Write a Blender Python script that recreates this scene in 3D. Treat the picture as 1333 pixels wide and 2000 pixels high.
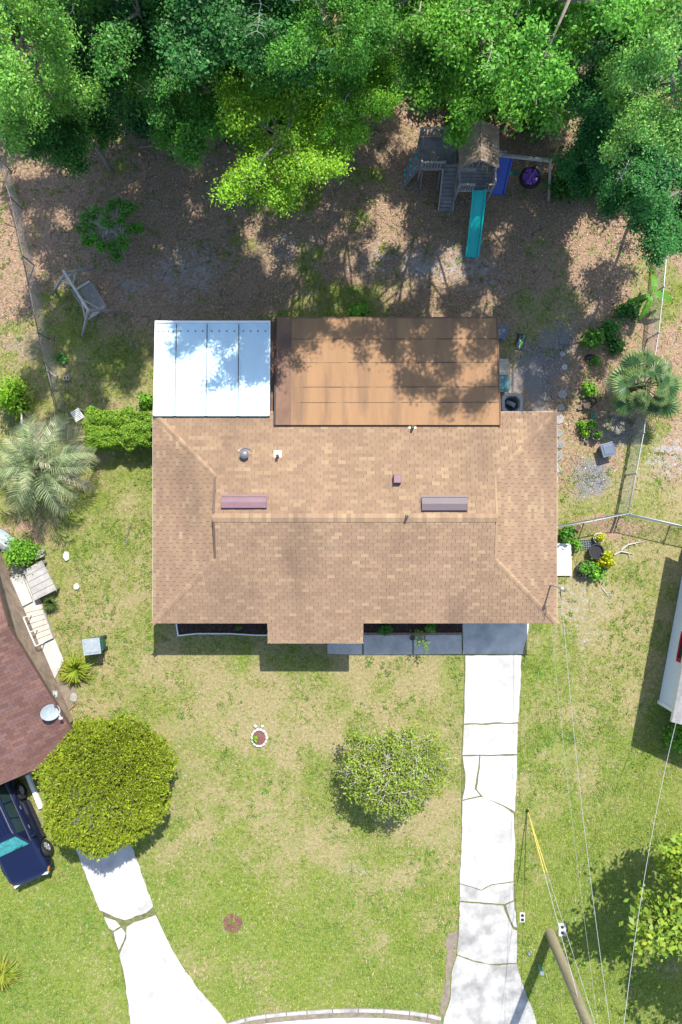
import bpy, math, random
import numpy as np
from mathutils import Vector, Matrix

# ------------------------------------------------------------------ clear
for o in list(bpy.data.objects):
    bpy.data.objects.remove(o)
sc = bpy.context.scene
COL = sc.collection
random.seed(7)
rng = np.random.default_rng(11)

# ------------------------------------------------------------------ camera
CAM_H = 32.0          # drone height above the lawn (m)
FPX = 1450.0          # focal length in photo pixels (photo 1333 x 2000)
cam_d = bpy.data.cameras.new('drone_camera')
cam_d.sensor_fit = 'VERTICAL'
cam_d.sensor_height = 36.0
cam_d.sensor_width = 24.0
cam_d.lens = 36.0 * FPX / 2000.0
cam_d.clip_end = 3000
cam = bpy.data.objects.new('drone_camera', cam_d)
cam.location = (0, 0, CAM_H)
COL.objects.link(cam)
sc.camera = cam

# ------------------------------------------------------------------ light
SUNV = Vector((0.235, 0.68, 1.0)).normalized()      # towards the sun
world = bpy.data.worlds.new('World')
sc.world = world
world.use_nodes = True
wn = world.node_tree
wn.nodes.clear()
sky = wn.nodes.new('ShaderNodeTexSky')
sky.sky_type = 'NISHITA'
sky.sun_disc = False
sky.sun_elevation = math.asin(SUNV.z)
sky.sun_rotation = math.atan2(SUNV.x, SUNV.y)
bg = wn.nodes.new('ShaderNodeBackground')
bg.inputs['Strength'].default_value = 0.15
wo = wn.nodes.new('ShaderNodeOutputWorld')
wn.links.new(sky.outputs[0], bg.inputs[0])
wn.links.new(bg.outputs[0], wo.inputs[0])
sun_d = bpy.data.lights.new('sun', 'SUN')
sun_d.energy = 3.9
sun_d.angle = math.radians(0.53)
sun_d.color = (1.0, 0.955, 0.88)
sun = bpy.data.objects.new('sun', sun_d)
sun.rotation_euler = (-SUNV).to_track_quat('-Z', 'Y').to_euler()
sun.location = (8, 20, 40)
COL.objects.link(sun)
sc.view_settings.view_transform = 'Standard'
sc.view_settings.look = 'None'
sc.view_settings.gamma = 1.0
sc.view_settings.exposure = 1.08
sc.render.engine = 'CYCLES'
sc.cycles.max_bounces = 6
sc.cycles.transparent_max_bounces = 6


# ------------------------------------------------------------------ helpers
def P(u, v, h=0.0):
    k = (CAM_H - h) / FPX
    return Vector(((u - 666.5) * k, (1000.0 - v) * k, h))


def PX(h):
    return FPX / (CAM_H - h)


ORG = {}


def tag(o, label, cat, group=None, kind=None):
    if label:
        o['label'] = label
    if cat:
        o['category'] = cat
    if group:
        o['group'] = group
    if kind:
        o['kind'] = kind
    return o


def thing(name, loc, label, cat, group=None):
    o = bpy.data.objects.new(name, None)
    o.empty_display_size = 0.2
    o.location = loc
    COL.objects.link(o)
    ORG[o.name] = Vector(loc)
    return tag(o, label, cat, group)


def org(o):
    while o.parent is not None:
        o = o.parent
    return ORG.get(o.name, Vector((0, 0, 0)))


def link(name, me, mat, parent=None):
    o = bpy.data.objects.new(name, me)
    if mat is not None:
        if len(me.materials) == 0:
            me.materials.append(mat)
        elif me.materials[0] is not mat:
            o.material_slots[0].link = 'OBJECT'
            o.material_slots[0].material = mat
    COL.objects.link(o)
    if parent is not None:
        o.parent = parent
    return o


def setcol(me, cols, domain='POINT'):
    a = me.attributes.new('Col', 'FLOAT_COLOR', domain)
    c = np.ones((len(cols), 4), dtype=np.float32)
    c[:, :3] = cols
    a.data.foreach_set('color', c.ravel())


def fastmesh(name, V, F, cols=None, smooth=False):
    """V (n,3), F (m,k) all polygons of k corners"""
    me = bpy.data.meshes.new(name)
    V = np.asarray(V, dtype=np.float32)
    F = np.asarray(F, dtype=np.int32)
    k = F.shape[1]
    me.vertices.add(len(V))
    me.vertices.foreach_set('co', V.ravel())
    me.loops.add(F.size)
    me.loops.foreach_set('vertex_index', F.ravel())
    me.polygons.add(len(F))
    me.polygons.foreach_set('loop_start', np.arange(0, F.size, k, dtype=np.int32))
    me.update(calc_edges=True)
    me.validate()
    if cols is not None:
        setcol(me, cols)
    if smooth:
        me.polygons.foreach_set('use_smooth', np.ones(len(me.polygons), dtype=bool))
    return me


def frame(d):
    d = Vector(d).normalized()
    up = Vector((0, 0, 1)) if abs(d.z) < 0.95 else Vector((1, 0, 0))
    s = d.cross(up).normalized()
    t = s.cross(d).normalized()
    return d, s, t


class MB:
    def __init__(self):
        self.v = []
        self.f = []
        self.c = []
        self.cur = (0.5, 0.5, 0.5)

    def col(self, c):
        self.cur = c
        return self

    def add(self, verts, faces):
        n = len(self.v)
        self.v += [tuple(p) for p in verts]
        self.f += [tuple(i + n for i in f) for f in faces]
        self.c += [self.cur] * len(faces)
        return self

    def hexa(self, p):
        return self.add(p, [(0, 3, 2, 1), (4, 5, 6, 7), (0, 1, 5, 4), (1, 2, 6, 5), (2, 3, 7, 6), (3, 0, 4, 7)])

    def box(self, c, s, rz=0.0, rot=None):
        R = rot if rot is not None else Matrix.Rotation(rz, 3, 'Z')
        c = Vector(c)
        q = []
        for z in (-1, 1):
            for (x, y) in ((-1, -1), (1, -1), (1, 1), (-1, 1)):
                q.append(c + R @ Vector((x * s[0] / 2, y * s[1] / 2, z * s[2] / 2)))
        return self.hexa(q)

    def bar(self, a, b, w, h, up=None):
        a = Vector(a)
        b = Vector(b)
        d, s, t = frame(b - a)
        if up is not None:
            s = d.cross(Vector(up)).normalized()
            t = s.cross(d).normalized()
        q = []
        for e in (a, b):
            for (x, y) in ((-1, -1), (1, -1), (1, 1), (-1, 1)):
                q.append(e + s * (x * w / 2) + t * (y * h / 2))
        return self.hexa(q)

    def tube(self, pts, rad, n=6, cap=True):
        pts = [Vector(p) for p in pts]
        if not hasattr(rad, '__len__'):
            rad = [rad] * len(pts)
        V = []
        for i, p in enumerate(pts):
            d = pts[min(i + 1, len(pts) - 1)] - pts[max(i - 1, 0)]
            d, s, t = frame(d)
            for k in range(n):
                a = 2 * math.pi * k / n
                V.append(p + (s * math.cos(a) + t * math.sin(a)) * rad[i])
        F = []
        for i in range(len(pts) - 1):
            for k in range(n):
                F.append((i * n + k, i * n + (k + 1) % n, (i + 1) * n + (k + 1) % n, (i + 1) * n + k))
        if cap:
            F.append(tuple(range(n - 1, -1, -1)))
            F.append(tuple((len(pts) - 1) * n + k for k in range(n)))
        return self.add(V, F)

    def prism(self, poly, z0, z1):
        """poly: list of (x,y); z1 may be a function of (x,y)"""
        n = len(poly)
        A = sum(poly[i][0] * poly[(i + 1) % n][1] - poly[(i + 1) % n][0] * poly[i][1] for i in range(n))
        if A < 0:
            poly = poly[::-1]
        top = [(p[0], p[1], z1(p[0], p[1]) if callable(z1) else z1) for p in poly]
        bot = [(p[0], p[1], z0(p[0], p[1]) if callable(z0) else z0) for p in poly]
        F = [tuple(range(n, 2 * n)), tuple(range(n - 1, -1, -1))]
        for i in range(n):
            j = (i + 1) % n
            F.append((i, j, n + j, n + i))
        return self.add(bot + top, F)

    def lathe(self, c, prof, n=20, sx=1.0, sy=1.0, rz=0.0):
        """prof list of (r,z) from bottom to top"""
        c = Vector(c)
        V = []
        for (r, z) in prof:
            for k in range(n):
                a = 2 * math.pi * k / n
                x, y = r * sx * math.cos(a), r * sy * math.sin(a)
                V.append(c + Vector((x * math.cos(rz) - y * math.sin(rz), x * math.sin(rz) + y * math.cos(rz), z)))
        F = []
        for i in range(len(prof) - 1):
            for k in range(n):
                F.append((i * n + k, i * n + (k + 1) % n, (i + 1) * n + (k + 1) % n, (i + 1) * n + k))
        F.append(tuple(range(n - 1, -1, -1)))
        F.append(tuple((len(prof) - 1) * n + k for k in range(n)))
        return self.add(V, F)

    def loft(self, secs, cap=True):
        n = len(secs[0])
        V = [p for s in secs for p in s]
        F = []
        for i in range(len(secs) - 1):
            for k in range(n):
                F.append((i * n + k, i * n + (k + 1) % n, (i + 1) * n + (k + 1) % n, (i + 1) * n + k))
        if cap:
            F.append(tuple(range(n - 1, -1, -1)))
            F.append(tuple((len(secs) - 1) * n + k for k in range(n)))
        return self.add(V, F)

    def mesh(self, name, origin=(0, 0, 0), smooth=False):
        me = bpy.data.meshes.new(name)
        ox, oy, oz = origin
        me.from_pydata([(x - ox, y - oy, z - oz) for x, y, z in self.v], [], self.f)
        me.update()
        a = me.attributes.new('Col', 'FLOAT_COLOR', 'CORNER')
        arr = []
        for p in me.polygons:
            c = self.c[p.index]
            arr += [c[0], c[1], c[2], 1.0] * p.loop_total
        a.data.foreach_set('color', arr)
        if smooth:
            for p in me.polygons:
                p.use_smooth = True
        return me

    def build(self, name, mat, parent=None, smooth=False, bevel=0.0, origin=None):
        og = org(parent) if parent is not None else Vector(origin or (0, 0, 0))
        me = self.mesh(name, og, smooth)
        o = link(name, me, mat, parent)
        if parent is None:
            o.location = og
            ORG[o.name] = og
        if bevel > 0:
            m = o.modifiers.new('bevel', 'BEVEL')
            m.width = bevel
            m.segments = 2
            m.limit_method = 'ANGLE'
        return o


def smooth_angle(o, ang=40):
    for p in o.data.polygons:
        p.use_smooth = True
    m = o.modifiers.new('split', 'EDGE_SPLIT')
    m.split_angle = math.radians(ang)
    return o


# numpy value noise ---------------------------------------------------
_grids = {}


def vnoise(x, y, scale, seed=0):
    g = _grids.setdefault(seed, np.random.default_rng(1000 + seed).random((256, 256)))
    x = np.asarray(x) / scale + 77.3
    y = np.asarray(y) / scale + 31.7
    xi = np.floor(x).astype(int)
    yi = np.floor(y).astype(int)
    fx = x - xi
    fy = y - yi
    fx = fx * fx * (3 - 2 * fx)
    fy = fy * fy * (3 - 2 * fy)
    a = g[xi % 256, yi % 256]
    b = g[(xi + 1) % 256, yi % 256]
    c = g[xi % 256, (yi + 1) % 256]
    d = g[(xi + 1) % 256, (yi + 1) % 256]
    return (a * (1 - fx) + b * fx) * (1 - fy) + (c * (1 - fx) + d * fx) * fy


def fbm(x, y, scale, seed=0, oct=4):
    s = 0
    amp = 0.5
    for i in range(oct):
        s = s + amp * vnoise(x, y, scale / 2 ** i, seed + i)
        amp *= 0.5
    return s / (1 - 0.5 ** oct)


def sstep(a, b, x):
    t = np.clip((x - a) / (b - a), 0, 1)
    return t * t * (3 - 2 * t)


def inpoly(px, py, poly):
    res = np.zeros(len(px), dtype=bool)
    n = len(poly)
    j = n - 1
    for i in range(n):
        xi, yi = poly[i]
        xj, yj = poly[j]
        c = ((yi > py) != (yj > py)) & (px < (xj - xi) * (py - yi) / (yj - yi + 1e-12) + xi)
        res ^= c
        j = i
    return res


# ------------------------------------------------------------------ materials
def newmat(name):
    m = bpy.data.materials.new(name)
    m.use_nodes = True
    nt = m.node_tree
    nt.nodes.clear()
    out = nt.nodes.new('ShaderNodeOutputMaterial')
    return m, nt, out


def N(nt, kind, **kw):
    n = nt.nodes.new(kind)
    for k, v in kw.items():
        if k.startswith('_'):
            setattr(n, k[1:], v)
        else:
            n.inputs[k].default_value = v
    return n


def noise_fac(nt, scale, detail=5.0, lo=0.3, hi=0.7, a=0.0, b=1.0, stretch=None, coord='Object', rough=0.6):
    tc = N(nt, 'ShaderNodeTexCoord')
    src = tc.outputs[coord]
    if stretch:
        mp = N(nt, 'ShaderNodeMapping')
        mp.inputs['Scale'].default_value = stretch
        nt.links.new(src, mp.inputs['Vector'])
        src = mp.outputs[0]
    nz = N(nt, 'ShaderNodeTexNoise', Scale=scale, Detail=detail, Roughness=rough)
    nt.links.new(src, nz.inputs['Vector'])
    mr = N(nt, 'ShaderNodeMapRange')
    mr.inputs['From Min'].default_value = lo
    mr.inputs['From Max'].default_value = hi
    mr.inputs['To Min'].default_value = a
    mr.inputs['To Max'].default_value = b
    nt.links.new(nz.outputs[0], mr.inputs[0])
    return mr.outputs[0]


def scale_col(nt, col, fac):
    vm = N(nt, 'ShaderNodeVectorMath', _operation='SCALE')
    nt.links.new(col, vm.inputs[0])
    nt.links.new(fac, vm.inputs['Scale'])
    return vm.outputs[0]


def mixc(nt, fac, a, b):
    m = N(nt, 'ShaderNodeMix', _data_type='RGBA')
    if isinstance(fac, float):
        m.inputs['Factor'].default_value = fac
    else:
        nt.links.new(fac, m.inputs['Factor'])
    for s, x in ((6, a), (7, b)):
        if isinstance(x, tuple):
            m.inputs[s].default_value = (x[0], x[1], x[2], 1)
        else:
            nt.links.new(x, m.inputs[s])
    return m.outputs[2]


def rgb(nt, c):
    n = N(nt, 'ShaderNodeRGB')
    n.outputs[0].default_value = (c[0], c[1], c[2], 1)
    return n.outputs[0]


def MAT(name, col=None, rough=0.7, var=0.15, scale=6.0, metallic=0.0, spec=0.35, bump=0.0, bscale=40.0,
        stain=None, stain_scale=1.2, stain_amt=0.6, stretch=None, fine=0.0, fscale=60.0):
    """principled surface; col None = colour attribute Col; var = tonal noise; stain = colour of dirt"""
    m, nt, out = newmat(name)
    b = N(nt, 'ShaderNodeBsdfPrincipled', Roughness=rough, Metallic=metallic)
    b.inputs['Specular IOR Level'].default_value = spec
    if col is None:
        at = N(nt, 'ShaderNodeAttribute', _attribute_name='Col')
        c = at.outputs['Color']
    else:
        c = rgb(nt, col)
    if var > 0:
        c = scale_col(nt, c, noise_fac(nt, scale, a=1 - var, b=1 + var, stretch=stretch))
    if fine > 0:
        c = scale_col(nt, c, noise_fac(nt, fscale, detail=2.0, a=1 - fine, b=1 + fine))
    if stain is not None:
        f = noise_fac(nt, stain_scale, lo=0.48, hi=0.72, a=0.0, b=stain_amt, stretch=stretch)
        c = mixc(nt, f, c, stain)
    nt.links.new(c, b.inputs['Base Color'])
    if bump > 0:
        bp = N(nt, 'ShaderNodeBump', Strength=bump, Distance=0.02)
        nt.links.new(noise_fac(nt, bscale, detail=3.0, lo=0.0, hi=1.0), bp.inputs['Height'])
        nt.links.new(bp.outputs[0], b.inputs['Normal'])
    nt.links.new(b.outputs[0], out.inputs[0])
    return m


def LEAF(name, tint=(1, 1, 1), trans=0.27, gloss=0.015, rnd=0.15):
    m, nt, out = newmat(name)
    at = N(nt, 'ShaderNodeAttribute', _attribute_name='Col')
    oi = N(nt, 'ShaderNodeObjectInfo')
    mr = N(nt, 'ShaderNodeMapRange')
    mr.inputs['To Min'].default_value = 1 - rnd
    mr.inputs['To Max'].default_value = 1 + rnd
    nt.links.new(oi.outputs['Random'], mr.inputs[0])
    tm = N(nt, 'ShaderNodeVectorMath', _operation='MULTIPLY')
    nt.links.new(at.outputs['Color'], tm.inputs[0])
    tm.inputs[1].default_value = tint
    c = scale_col(nt, tm.outputs[0], mr.outputs[0])
    d = N(nt, 'ShaderNodeBsdfDiffuse')
    t = N(nt, 'ShaderNodeBsdfTranslucent')
    g = N(nt, 'ShaderNodeBsdfGlossy', Roughness=0.45)
    nt.links.new(c, d.inputs[0])
    wt = N(nt, 'ShaderNodeVectorMath', _operation='MULTIPLY')
    nt.links.new(c, wt.inputs[0])
    wt.inputs[1].default_value = (1.25, 1.25, 0.7)
    nt.links.new(wt.outputs[0], t.inputs[0])
    m1 = N(nt, 'ShaderNodeMixShader', Fac=trans)
    nt.links.new(d.outputs[0], m1.inputs[1])
    nt.links.new(t.outputs[0], m1.inputs[2])
    m2 = N(nt, 'ShaderNodeMixShader', Fac=gloss)
    nt.links.new(m1.outputs[0], m2.inputs[1])
    nt.links.new(g.outputs[0], m2.inputs[2])
    nt.links.new(m2.outputs[0], out.inputs[0])
    return m


def GROUND():
    m, nt, out = newmat('yard_ground')
    b = N(nt, 'ShaderNodeBsdfPrincipled', Roughness=0.95)
    b.inputs['Specular IOR Level'].default_value = 0.1

    def attr(n):
        a = N(nt, 'ShaderNodeAttribute', _attribute_name=n)
        return a.outputs['Fac']

    def brk(mask, scale, k, detail=6.0):
        nz = noise_fac(nt, scale, detail=detail, lo=0.25, hi=0.75, a=-k, b=k, rough=0.7)
        ad = N(nt, 'ShaderNodeMath', _operation='ADD')
        nt.links.new(mask, ad.inputs[0])
        nt.links.new(nz, ad.inputs[1])
        mr = N(nt, 'ShaderNodeMapRange', _interpolation_type='SMOOTHSTEP')
        mr.inputs['From Min'].default_value = 0.22
        mr.inputs['From Max'].default_value = 0.86
        nt.links.new(ad.outputs[0], mr.inputs[0])
        return mr.outputs[0]
    straw = mixc(nt, noise_fac(nt, 9.0, detail=8.0), (0.165, 0.142, 0.066), (0.325, 0.272, 0.135))
    grass = mixc(nt, noise_fac(nt, 7.0, detail=8.0), (0.092, 0.140, 0.022), (0.205, 0.228, 0.050))
    lit = mixc(nt, noise_fac(nt, 9.0, detail=9.0, rough=0.8), (0.095, 0.064, 0.045), (0.44, 0.30, 0.195))
    sand = mixc(nt, noise_fac(nt, 6.0, detail=8.0), (0.22, 0.205, 0.19), (0.37, 0.355, 0.335))
    grav = mixc(nt, noise_fac(nt, 30.0, detail=4.0), (0.085, 0.088, 0.095), (0.26, 0.25, 0.245))
    c = mixc(nt, brk(attr('green'), 5.0, 0.45), straw, grass)
    c = mixc(nt, brk(attr('litter'), 2.0, 0.62, 10.0), c, lit)
    c = mixc(nt, brk(attr('gravel'), 4.0, 0.4), c, grav)
    c = mixc(nt, brk(attr('sand'), 3.5, 0.75, 10.0), c, sand)
    c = scale_col(nt, c, noise_fac(nt, 45.0, detail=2.0, a=0.7, b=1.3))
    nt.links.new(c, b.inputs['Base Color'])
    bp = N(nt, 'ShaderNodeBump', Strength=0.6, Distance=0.04)
    nt.links.new(noise_fac(nt, 22.0, detail=6.0, lo=0.0, hi=1.0), bp.inputs['Height'])
    nt.links.new(bp.outputs[0], b.inputs['Normal'])
    nt.links.new(b.outputs[0], out.inputs[0])
    return m


M = {}
M['ground'] = GROUND()
M['shingle'] = MAT('tan_asphalt_shingle', None, 0.9, 0.10, 0.55, spec=0.15, bump=0.3, bscale=120, fine=0.16, fscale=45,
                   stain=(0.125, 0.083, 0.06), stain_scale=0.42, stain_amt=0.75, stretch=(1.0, 0.45, 1.0))
M['deck'] = MAT('roof_underlay', (0.105, 0.068, 0.045), 0.95, 0.1)
M['red_shingle'] = MAT('red_brown_shingle', None, 0.9, 0.14, 0.8, spec=0.15, fine=0.15, fscale=40,
                       stain=(0.10, 0.055, 0.045), stain_scale=0.6, stain_amt=0.5)
M['roll'] = MAT('brown_roll_roofing', (0.285, 0.165, 0.085), 0.88, 0.10, 1.2, spec=0.2, fine=0.10, fscale=70,
                stain=(0.11, 0.075, 0.055), stain_scale=1.4, stain_amt=0.55, stretch=(1.5, 0.22, 1.0), bump=0.1)
M['roll_dark'] = MAT('dark_brown_flashing', (0.17, 0.095, 0.06), 0.8, 0.2, 2.0, stain=(0.06, 0.04, 0.035))
M['tar'] = MAT('tar_line', (0.03, 0.022, 0.018), 0.6, 0.2)
M['white_metal'] = MAT('white_metal_shade_tint', (0.50, 0.68, 0.74), 0.35, 0.04, 2.0, spec=0.5,  # cyan of the shaded roof put into the base; sunlit metal burns out white
                       stain=(0.55, 0.56, 0.56), stain_scale=0.7, stain_amt=0.25, stretch=(1, .3, 1))
M['white'] = MAT('white_paint', (0.78, 0.78, 0.76), 0.5, 0.05)
M['trim'] = MAT('cream_trim', (0.62, 0.57, 0.48), 0.6, 0.06)
M['stucco'] = MAT('stucco_wall', (0.55, 0.50, 0.42), 0.9, 0.06, bump=0.2)
M['brown_trim'] = MAT('brown_fascia', (0.10, 0.06, 0.045), 0.6, 0.15)
M['glass'] = MAT('window_glass', (0.02, 0.025, 0.03), 0.08, 0.0, spec=0.6)
M['mauve'] = MAT('mauve_vent_metal', (0.165, 0.09, 0.105), 0.5, 0.08, 3.0, spec=0.4)
M['mauve_dark'] = MAT('dull_purple_vent_metal', (0.09, 0.065, 0.074), 0.5, 0.08, 3.0, spec=0.4)
M['cream'] = MAT('cream_flashing', (0.72, 0.62, 0.38), 0.6, 0.1)
M['lead'] = MAT('lead_grey', (0.16, 0.165, 0.175), 0.45, 0.2, metallic=0.4)
M['black'] = MAT('black_plastic', (0.02, 0.021, 0.024), 0.45, 0.2)
M['concrete'] = MAT('pale_concrete', (0.425, 0.415, 0.39), 0.9, 0.14, 1.4, spec=0.15, bump=0.15, fine=0.08,
                    stain=(0.20, 0.19, 0.175), stain_scale=0.9, stain_amt=0.5)
M['concrete_dirty'] = MAT('dirty_concrete', (0.36, 0.35, 0.33), 0.9, 0.28, 1.6, spec=0.15, bump=0.15, fine=0.08,
                          stain=(0.17, 0.165, 0.155), stain_scale=0.9, stain_amt=0.95)
M['concrete_lifted'] = MAT('shade_lifted_concrete', (0.47, 0.45, 0.41), 0.9, 0.16, 2.0, spec=0.15, bump=0.2, fine=0.08,  # shade fill put into the colour: lifted and warmed for the shaded walk
                         stain=(0.20, 0.20, 0.2), stain_scale=0.9, stain_amt=0.6)
M['soil'] = MAT('soil', (0.13, 0.10, 0.065), 0.95, 0.35, 9.0, spec=0.1, bump=0.5)
M['joint'] = MAT('mossy_joint_soil', (0.12, 0.125, 0.05), 0.95, 0.4, 7.0, spec=0.1)
M['mulch'] = MAT('dark_mulch', (0.055, 0.035, 0.028), 0.95, 0.5, 14.0, spec=0.1, bump=0.8, bscale=30)
M['mud'] = MAT('damp_mud', (0.19, 0.155, 0.12), 0.9, 0.25, 5.0, spec=0.2)
M['wood_grey'] = MAT('weathered_grey_wood', (0.30, 0.275, 0.25), 0.85, 0.25, 4.0, fine=0.2, fscale=40, spec=0.2)
M['wood_dark'] = MAT('dark_weathered_wood', (0.20, 0.19, 0.185), 0.85, 0.3, 4.0, fine=0.2, fscale=40, spec=0.2)
M['wood_brown'] = MAT('brown_weathered_wood', (0.235, 0.18, 0.135), 0.85, 0.3, 3.0, fine=0.2, fscale=40, spec=0.2)
M['wood_pale'] = MAT('sun_bleached_wood', (0.44, 0.40, 0.34), 0.85, 0.2, 4.0, fine=0.15, fscale=40, spec=0.2)
M['pole_wood'] = MAT('utility_pole_wood', (0.235, 0.205, 0.125), 0.9, 0.25, 3.0, fine=0.25, fscale=30, stretch=(1, 1, .1))
M['steel'] = MAT('galvanised_steel', (0.42, 0.43, 0.44), 0.5, 0.15, metallic=0.4)
M['wire'] = MAT('pale_cable', (0.30, 0.31, 0.32), 0.5, 0.1)
M['old_steel'] = MAT('dull_old_rail', (0.17, 0.15, 0.13), 0.7, 0.3)
M['mesh'] = MAT('fence_wire', (0.35, 0.35, 0.34), 0.5, 0.1, metallic=0.4)
M['yellow'] = MAT('yellow_guard', (0.50, 0.40, 0.08), 0.5, 0.08)
M['teal'] = MAT('teal_slide_plastic', (0.0, 0.42, 0.37), 0.35, 0.10, 2.0, spec=0.45, stain=(0.05, 0.38, 0.36), stain_scale=2, stain_amt=.4)
M['blue'] = MAT('blue_plastic', (0.015, 0.07, 0.38), 0.35, 0.12, 4.0, spec=0.45)
M['purple'] = MAT('purple_plastic', (0.17, 0.045, 0.36), 0.4, 0.15, 5.0)
M['green_plastic'] = MAT('green_plastic', (0.02, 0.17, 0.10), 0.4, 0.1)
M['tyre'] = MAT('rubber', (0.018, 0.018, 0.02), 0.8, 0.2)
M['bin_green'] = MAT('bin_green', (0.012, 0.085, 0.06), 0.45, 0.1)
M['bin_lid'] = MAT('bleached_bin_lid', (0.26, 0.30, 0.32), 0.6, 0.15, 9.0, stain=(0.2, 0.24, 0.26), stain_scale=6.0, stain_amt=.6)
M['navy'] = MAT('navy_car_paint', (0.005, 0.009, 0.034), 0.3, 0.05, 2.0, spec=0.4)
M['car_glass'] = MAT('car_side_glass', (0.018, 0.035, 0.035), 0.06, 0.1, spec=0.6)
M['windscreen'] = MAT('teal_windscreen', (0.015, 0.27, 0.28), 0.12, 0.45, 5.0, spec=0.5)
M['chrome'] = MAT('bright_metal', (0.62, 0.63, 0.65), 0.3, 0.05, metallic=0.7)
M['orange'] = MAT('amber_lens', (0.7, 0.2, 0.02), 0.3, 0.0)
M['headlamp'] = MAT('headlamp', (0.5, 0.52, 0.54), 0.15, 0.0)
M['red'] = MAT('red_frame', (0.36, 0.012, 0.03), 0.5, 0.08)
M['siding'] = MAT('white_siding', (0.66, 0.68, 0.70), 0.6, 0.04)
M['grey_shingle'] = MAT('grey_shingle', None, 0.9, 0.12, 1.0, spec=0.15, fine=0.15)
M['rust'] = MAT('rusty_iron', (0.15, 0.062, 0.048), 0.8, 0.35, 7.0, stain=(0.06, 0.035, 0.04), stain_scale=5.0)
M['stone'] = MAT('pale_stone', (0.27, 0.26, 0.24), 0.85, 0.2, 6.0, bump=0.4)
M['stone_grey'] = MAT('grey_stone', (0.20, 0.197, 0.19), 0.85, 0.2, 6.0, bump=0.4)
M['stone_white'] = MAT('white_stone', (0.5, 0.49, 0.46), 0.8, 0.12, 9.0, bump=0.3)
M['brick'] = MAT('edging_brick', (0.28, 0.17, 0.13), 0.9, 0.25, 9.0)
M['terracotta'] = MAT('pot_clay', (0.36, 0.20, 0.12), 0.8, 0.15)
M['pot_tan'] = MAT('pot_tan_rim', (0.36, 0.33, 0.25), 0.7, 0.15)
M['pot_black'] = MAT('nursery_pot_black', (0.025, 0.025, 0.03), 0.5, 0.2)
M['tote'] = MAT('slate_tote', (0.10, 0.125, 0.165), 0.4, 0.1)
M['cyan'] = MAT('cyan_plastic', (0.03, 0.40, 0.42), 0.45, 0.1)
M['pale_green'] = MAT('pale_green_plastic', (0.13, 0.30, 0.22), 0.5, 0.1)
M['tan_box'] = MAT('tan_box_lid', (0.38, 0.345, 0.27), 0.6, 0.2, 5.0, stain=(0.2, 0.18, 0.14), stain_scale=4.0)
M['teal_box'] = MAT('grey_teal_box', (0.075, 0.20, 0.21), 0.5, 0.15, 4.0)
M['tub'] = MAT('grey_tub', (0.26, 0.275, 0.28), 0.5, 0.12)
M['bag'] = MAT('dark_sack', (0.055, 0.06, 0.085), 0.4, 0.3, 12.0)
M['bag_print'] = MAT('green_sack_print', (0.10, 0.45, 0.04), 0.45, 0.15)
M['bark'] = MAT('bark', (0.17, 0.145, 0.12), 0.9, 0.3, 4.0, bump=0.3)
M['dead_twig'] = MAT('bleached_twig', (0.40, 0.36, 0.32), 0.9, 0.2)
M['palm_trunk'] = MAT('palm_trunk', (0.16, 0.12, 0.085), 0.95, 0.4, 9.0, bump=0.6)
M['leaf'] = LEAF('leaf_mid')
M['leaf_bright'] = LEAF('leaf_bright', (1.45, 1.32, 1.0))
M['leaf_light'] = LEAF('leaf_light', (1.8, 1.35, 1.7))
M['leaf_lime'] = LEAF('leaf_lime', (2.1, 1.55, 0.9))
M['leaf_yellow'] = LEAF('leaf_yellow', (4.2, 1.75, 0.5))
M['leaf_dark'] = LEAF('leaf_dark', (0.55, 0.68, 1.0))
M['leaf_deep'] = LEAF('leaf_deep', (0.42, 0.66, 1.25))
M['leaf_self'] = LEAF('leaf_plain', (1, 1, 1), rnd=0.05)
M['palm_leaf'] = LEAF('palm_leaf', (1, 1, 1), trans=0.25, gloss=0.03, rnd=0.12)
M['blade'] = LEAF('grass_blade', (1, 1, 1), trans=0.3, gloss=0.02, rnd=0.0)
M['litter'] = LEAF('leaf_litter', (1, 1, 1), trans=0.12, gloss=0.03, rnd=0.0)

# ------------------------------------------------------------------ outlines in photo pixels
def W(pts, h=0.0):
    return [tuple(P(u, v, h)[:2]) for u, v in pts]


DRIVE = [
    ([(905, 1180), (1040, 1180), (1030, 1240), (1021, 1277), (904, 1277)], 'concrete_lifted'),  # slab inside the house shadow, given the shade-lifted colour
    ([(909, 1280), (1019, 1280), (1016, 1350), (1012, 1410), (906, 1413), (908, 1340)], 'concrete'),
    ([(906, 1416), (1011, 1413), (1010, 1472), (903, 1474)], 'concrete'),
    ([(904, 1477), (936, 1476), (934, 1500), (927, 1540), (938, 1553), (903, 1562), (908, 1540), (909, 1510)], 'concrete'),
    ([(938.5, 1476), (1010, 1475), (1008, 1530), (1006, 1585), (985, 1573), (945, 1558), (931, 1541), (937, 1500)], 'concrete'),
    ([(903, 1564), (940, 1556), (985, 1575.5), (1003, 1589), (1006, 1640), (1003, 1720), (960, 1726), (940, 1737), (898, 1724), (902, 1640)], 'concrete'),
    ([(898, 1726), (940, 1739), (960, 1728), (1003, 1722), (1003, 1757), (985, 1765), (898, 1758)], 'concrete_dirty'),
    ([(898, 1761), (983, 1768), (991, 1790), (1002, 1814), (1010, 1817), (1010, 1850), (1009, 1880), (960, 1882), (925, 1875), (893, 1863), (897, 1810)], 'concrete_dirty'),
    ([(988, 1767), (1004, 1760), (1010, 1811), (1003, 1808), (994, 1787)], 'concrete_dirty'),
    ([(893, 1865.5), (925, 1877.5), (960, 1884.5), (1010, 1882.5), (1020, 1920), (1040, 1970), (1052, 2012), (862, 2012), (868, 1985), (880, 1950), (882, 1900)], 'concrete_dirty'),
]
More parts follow.
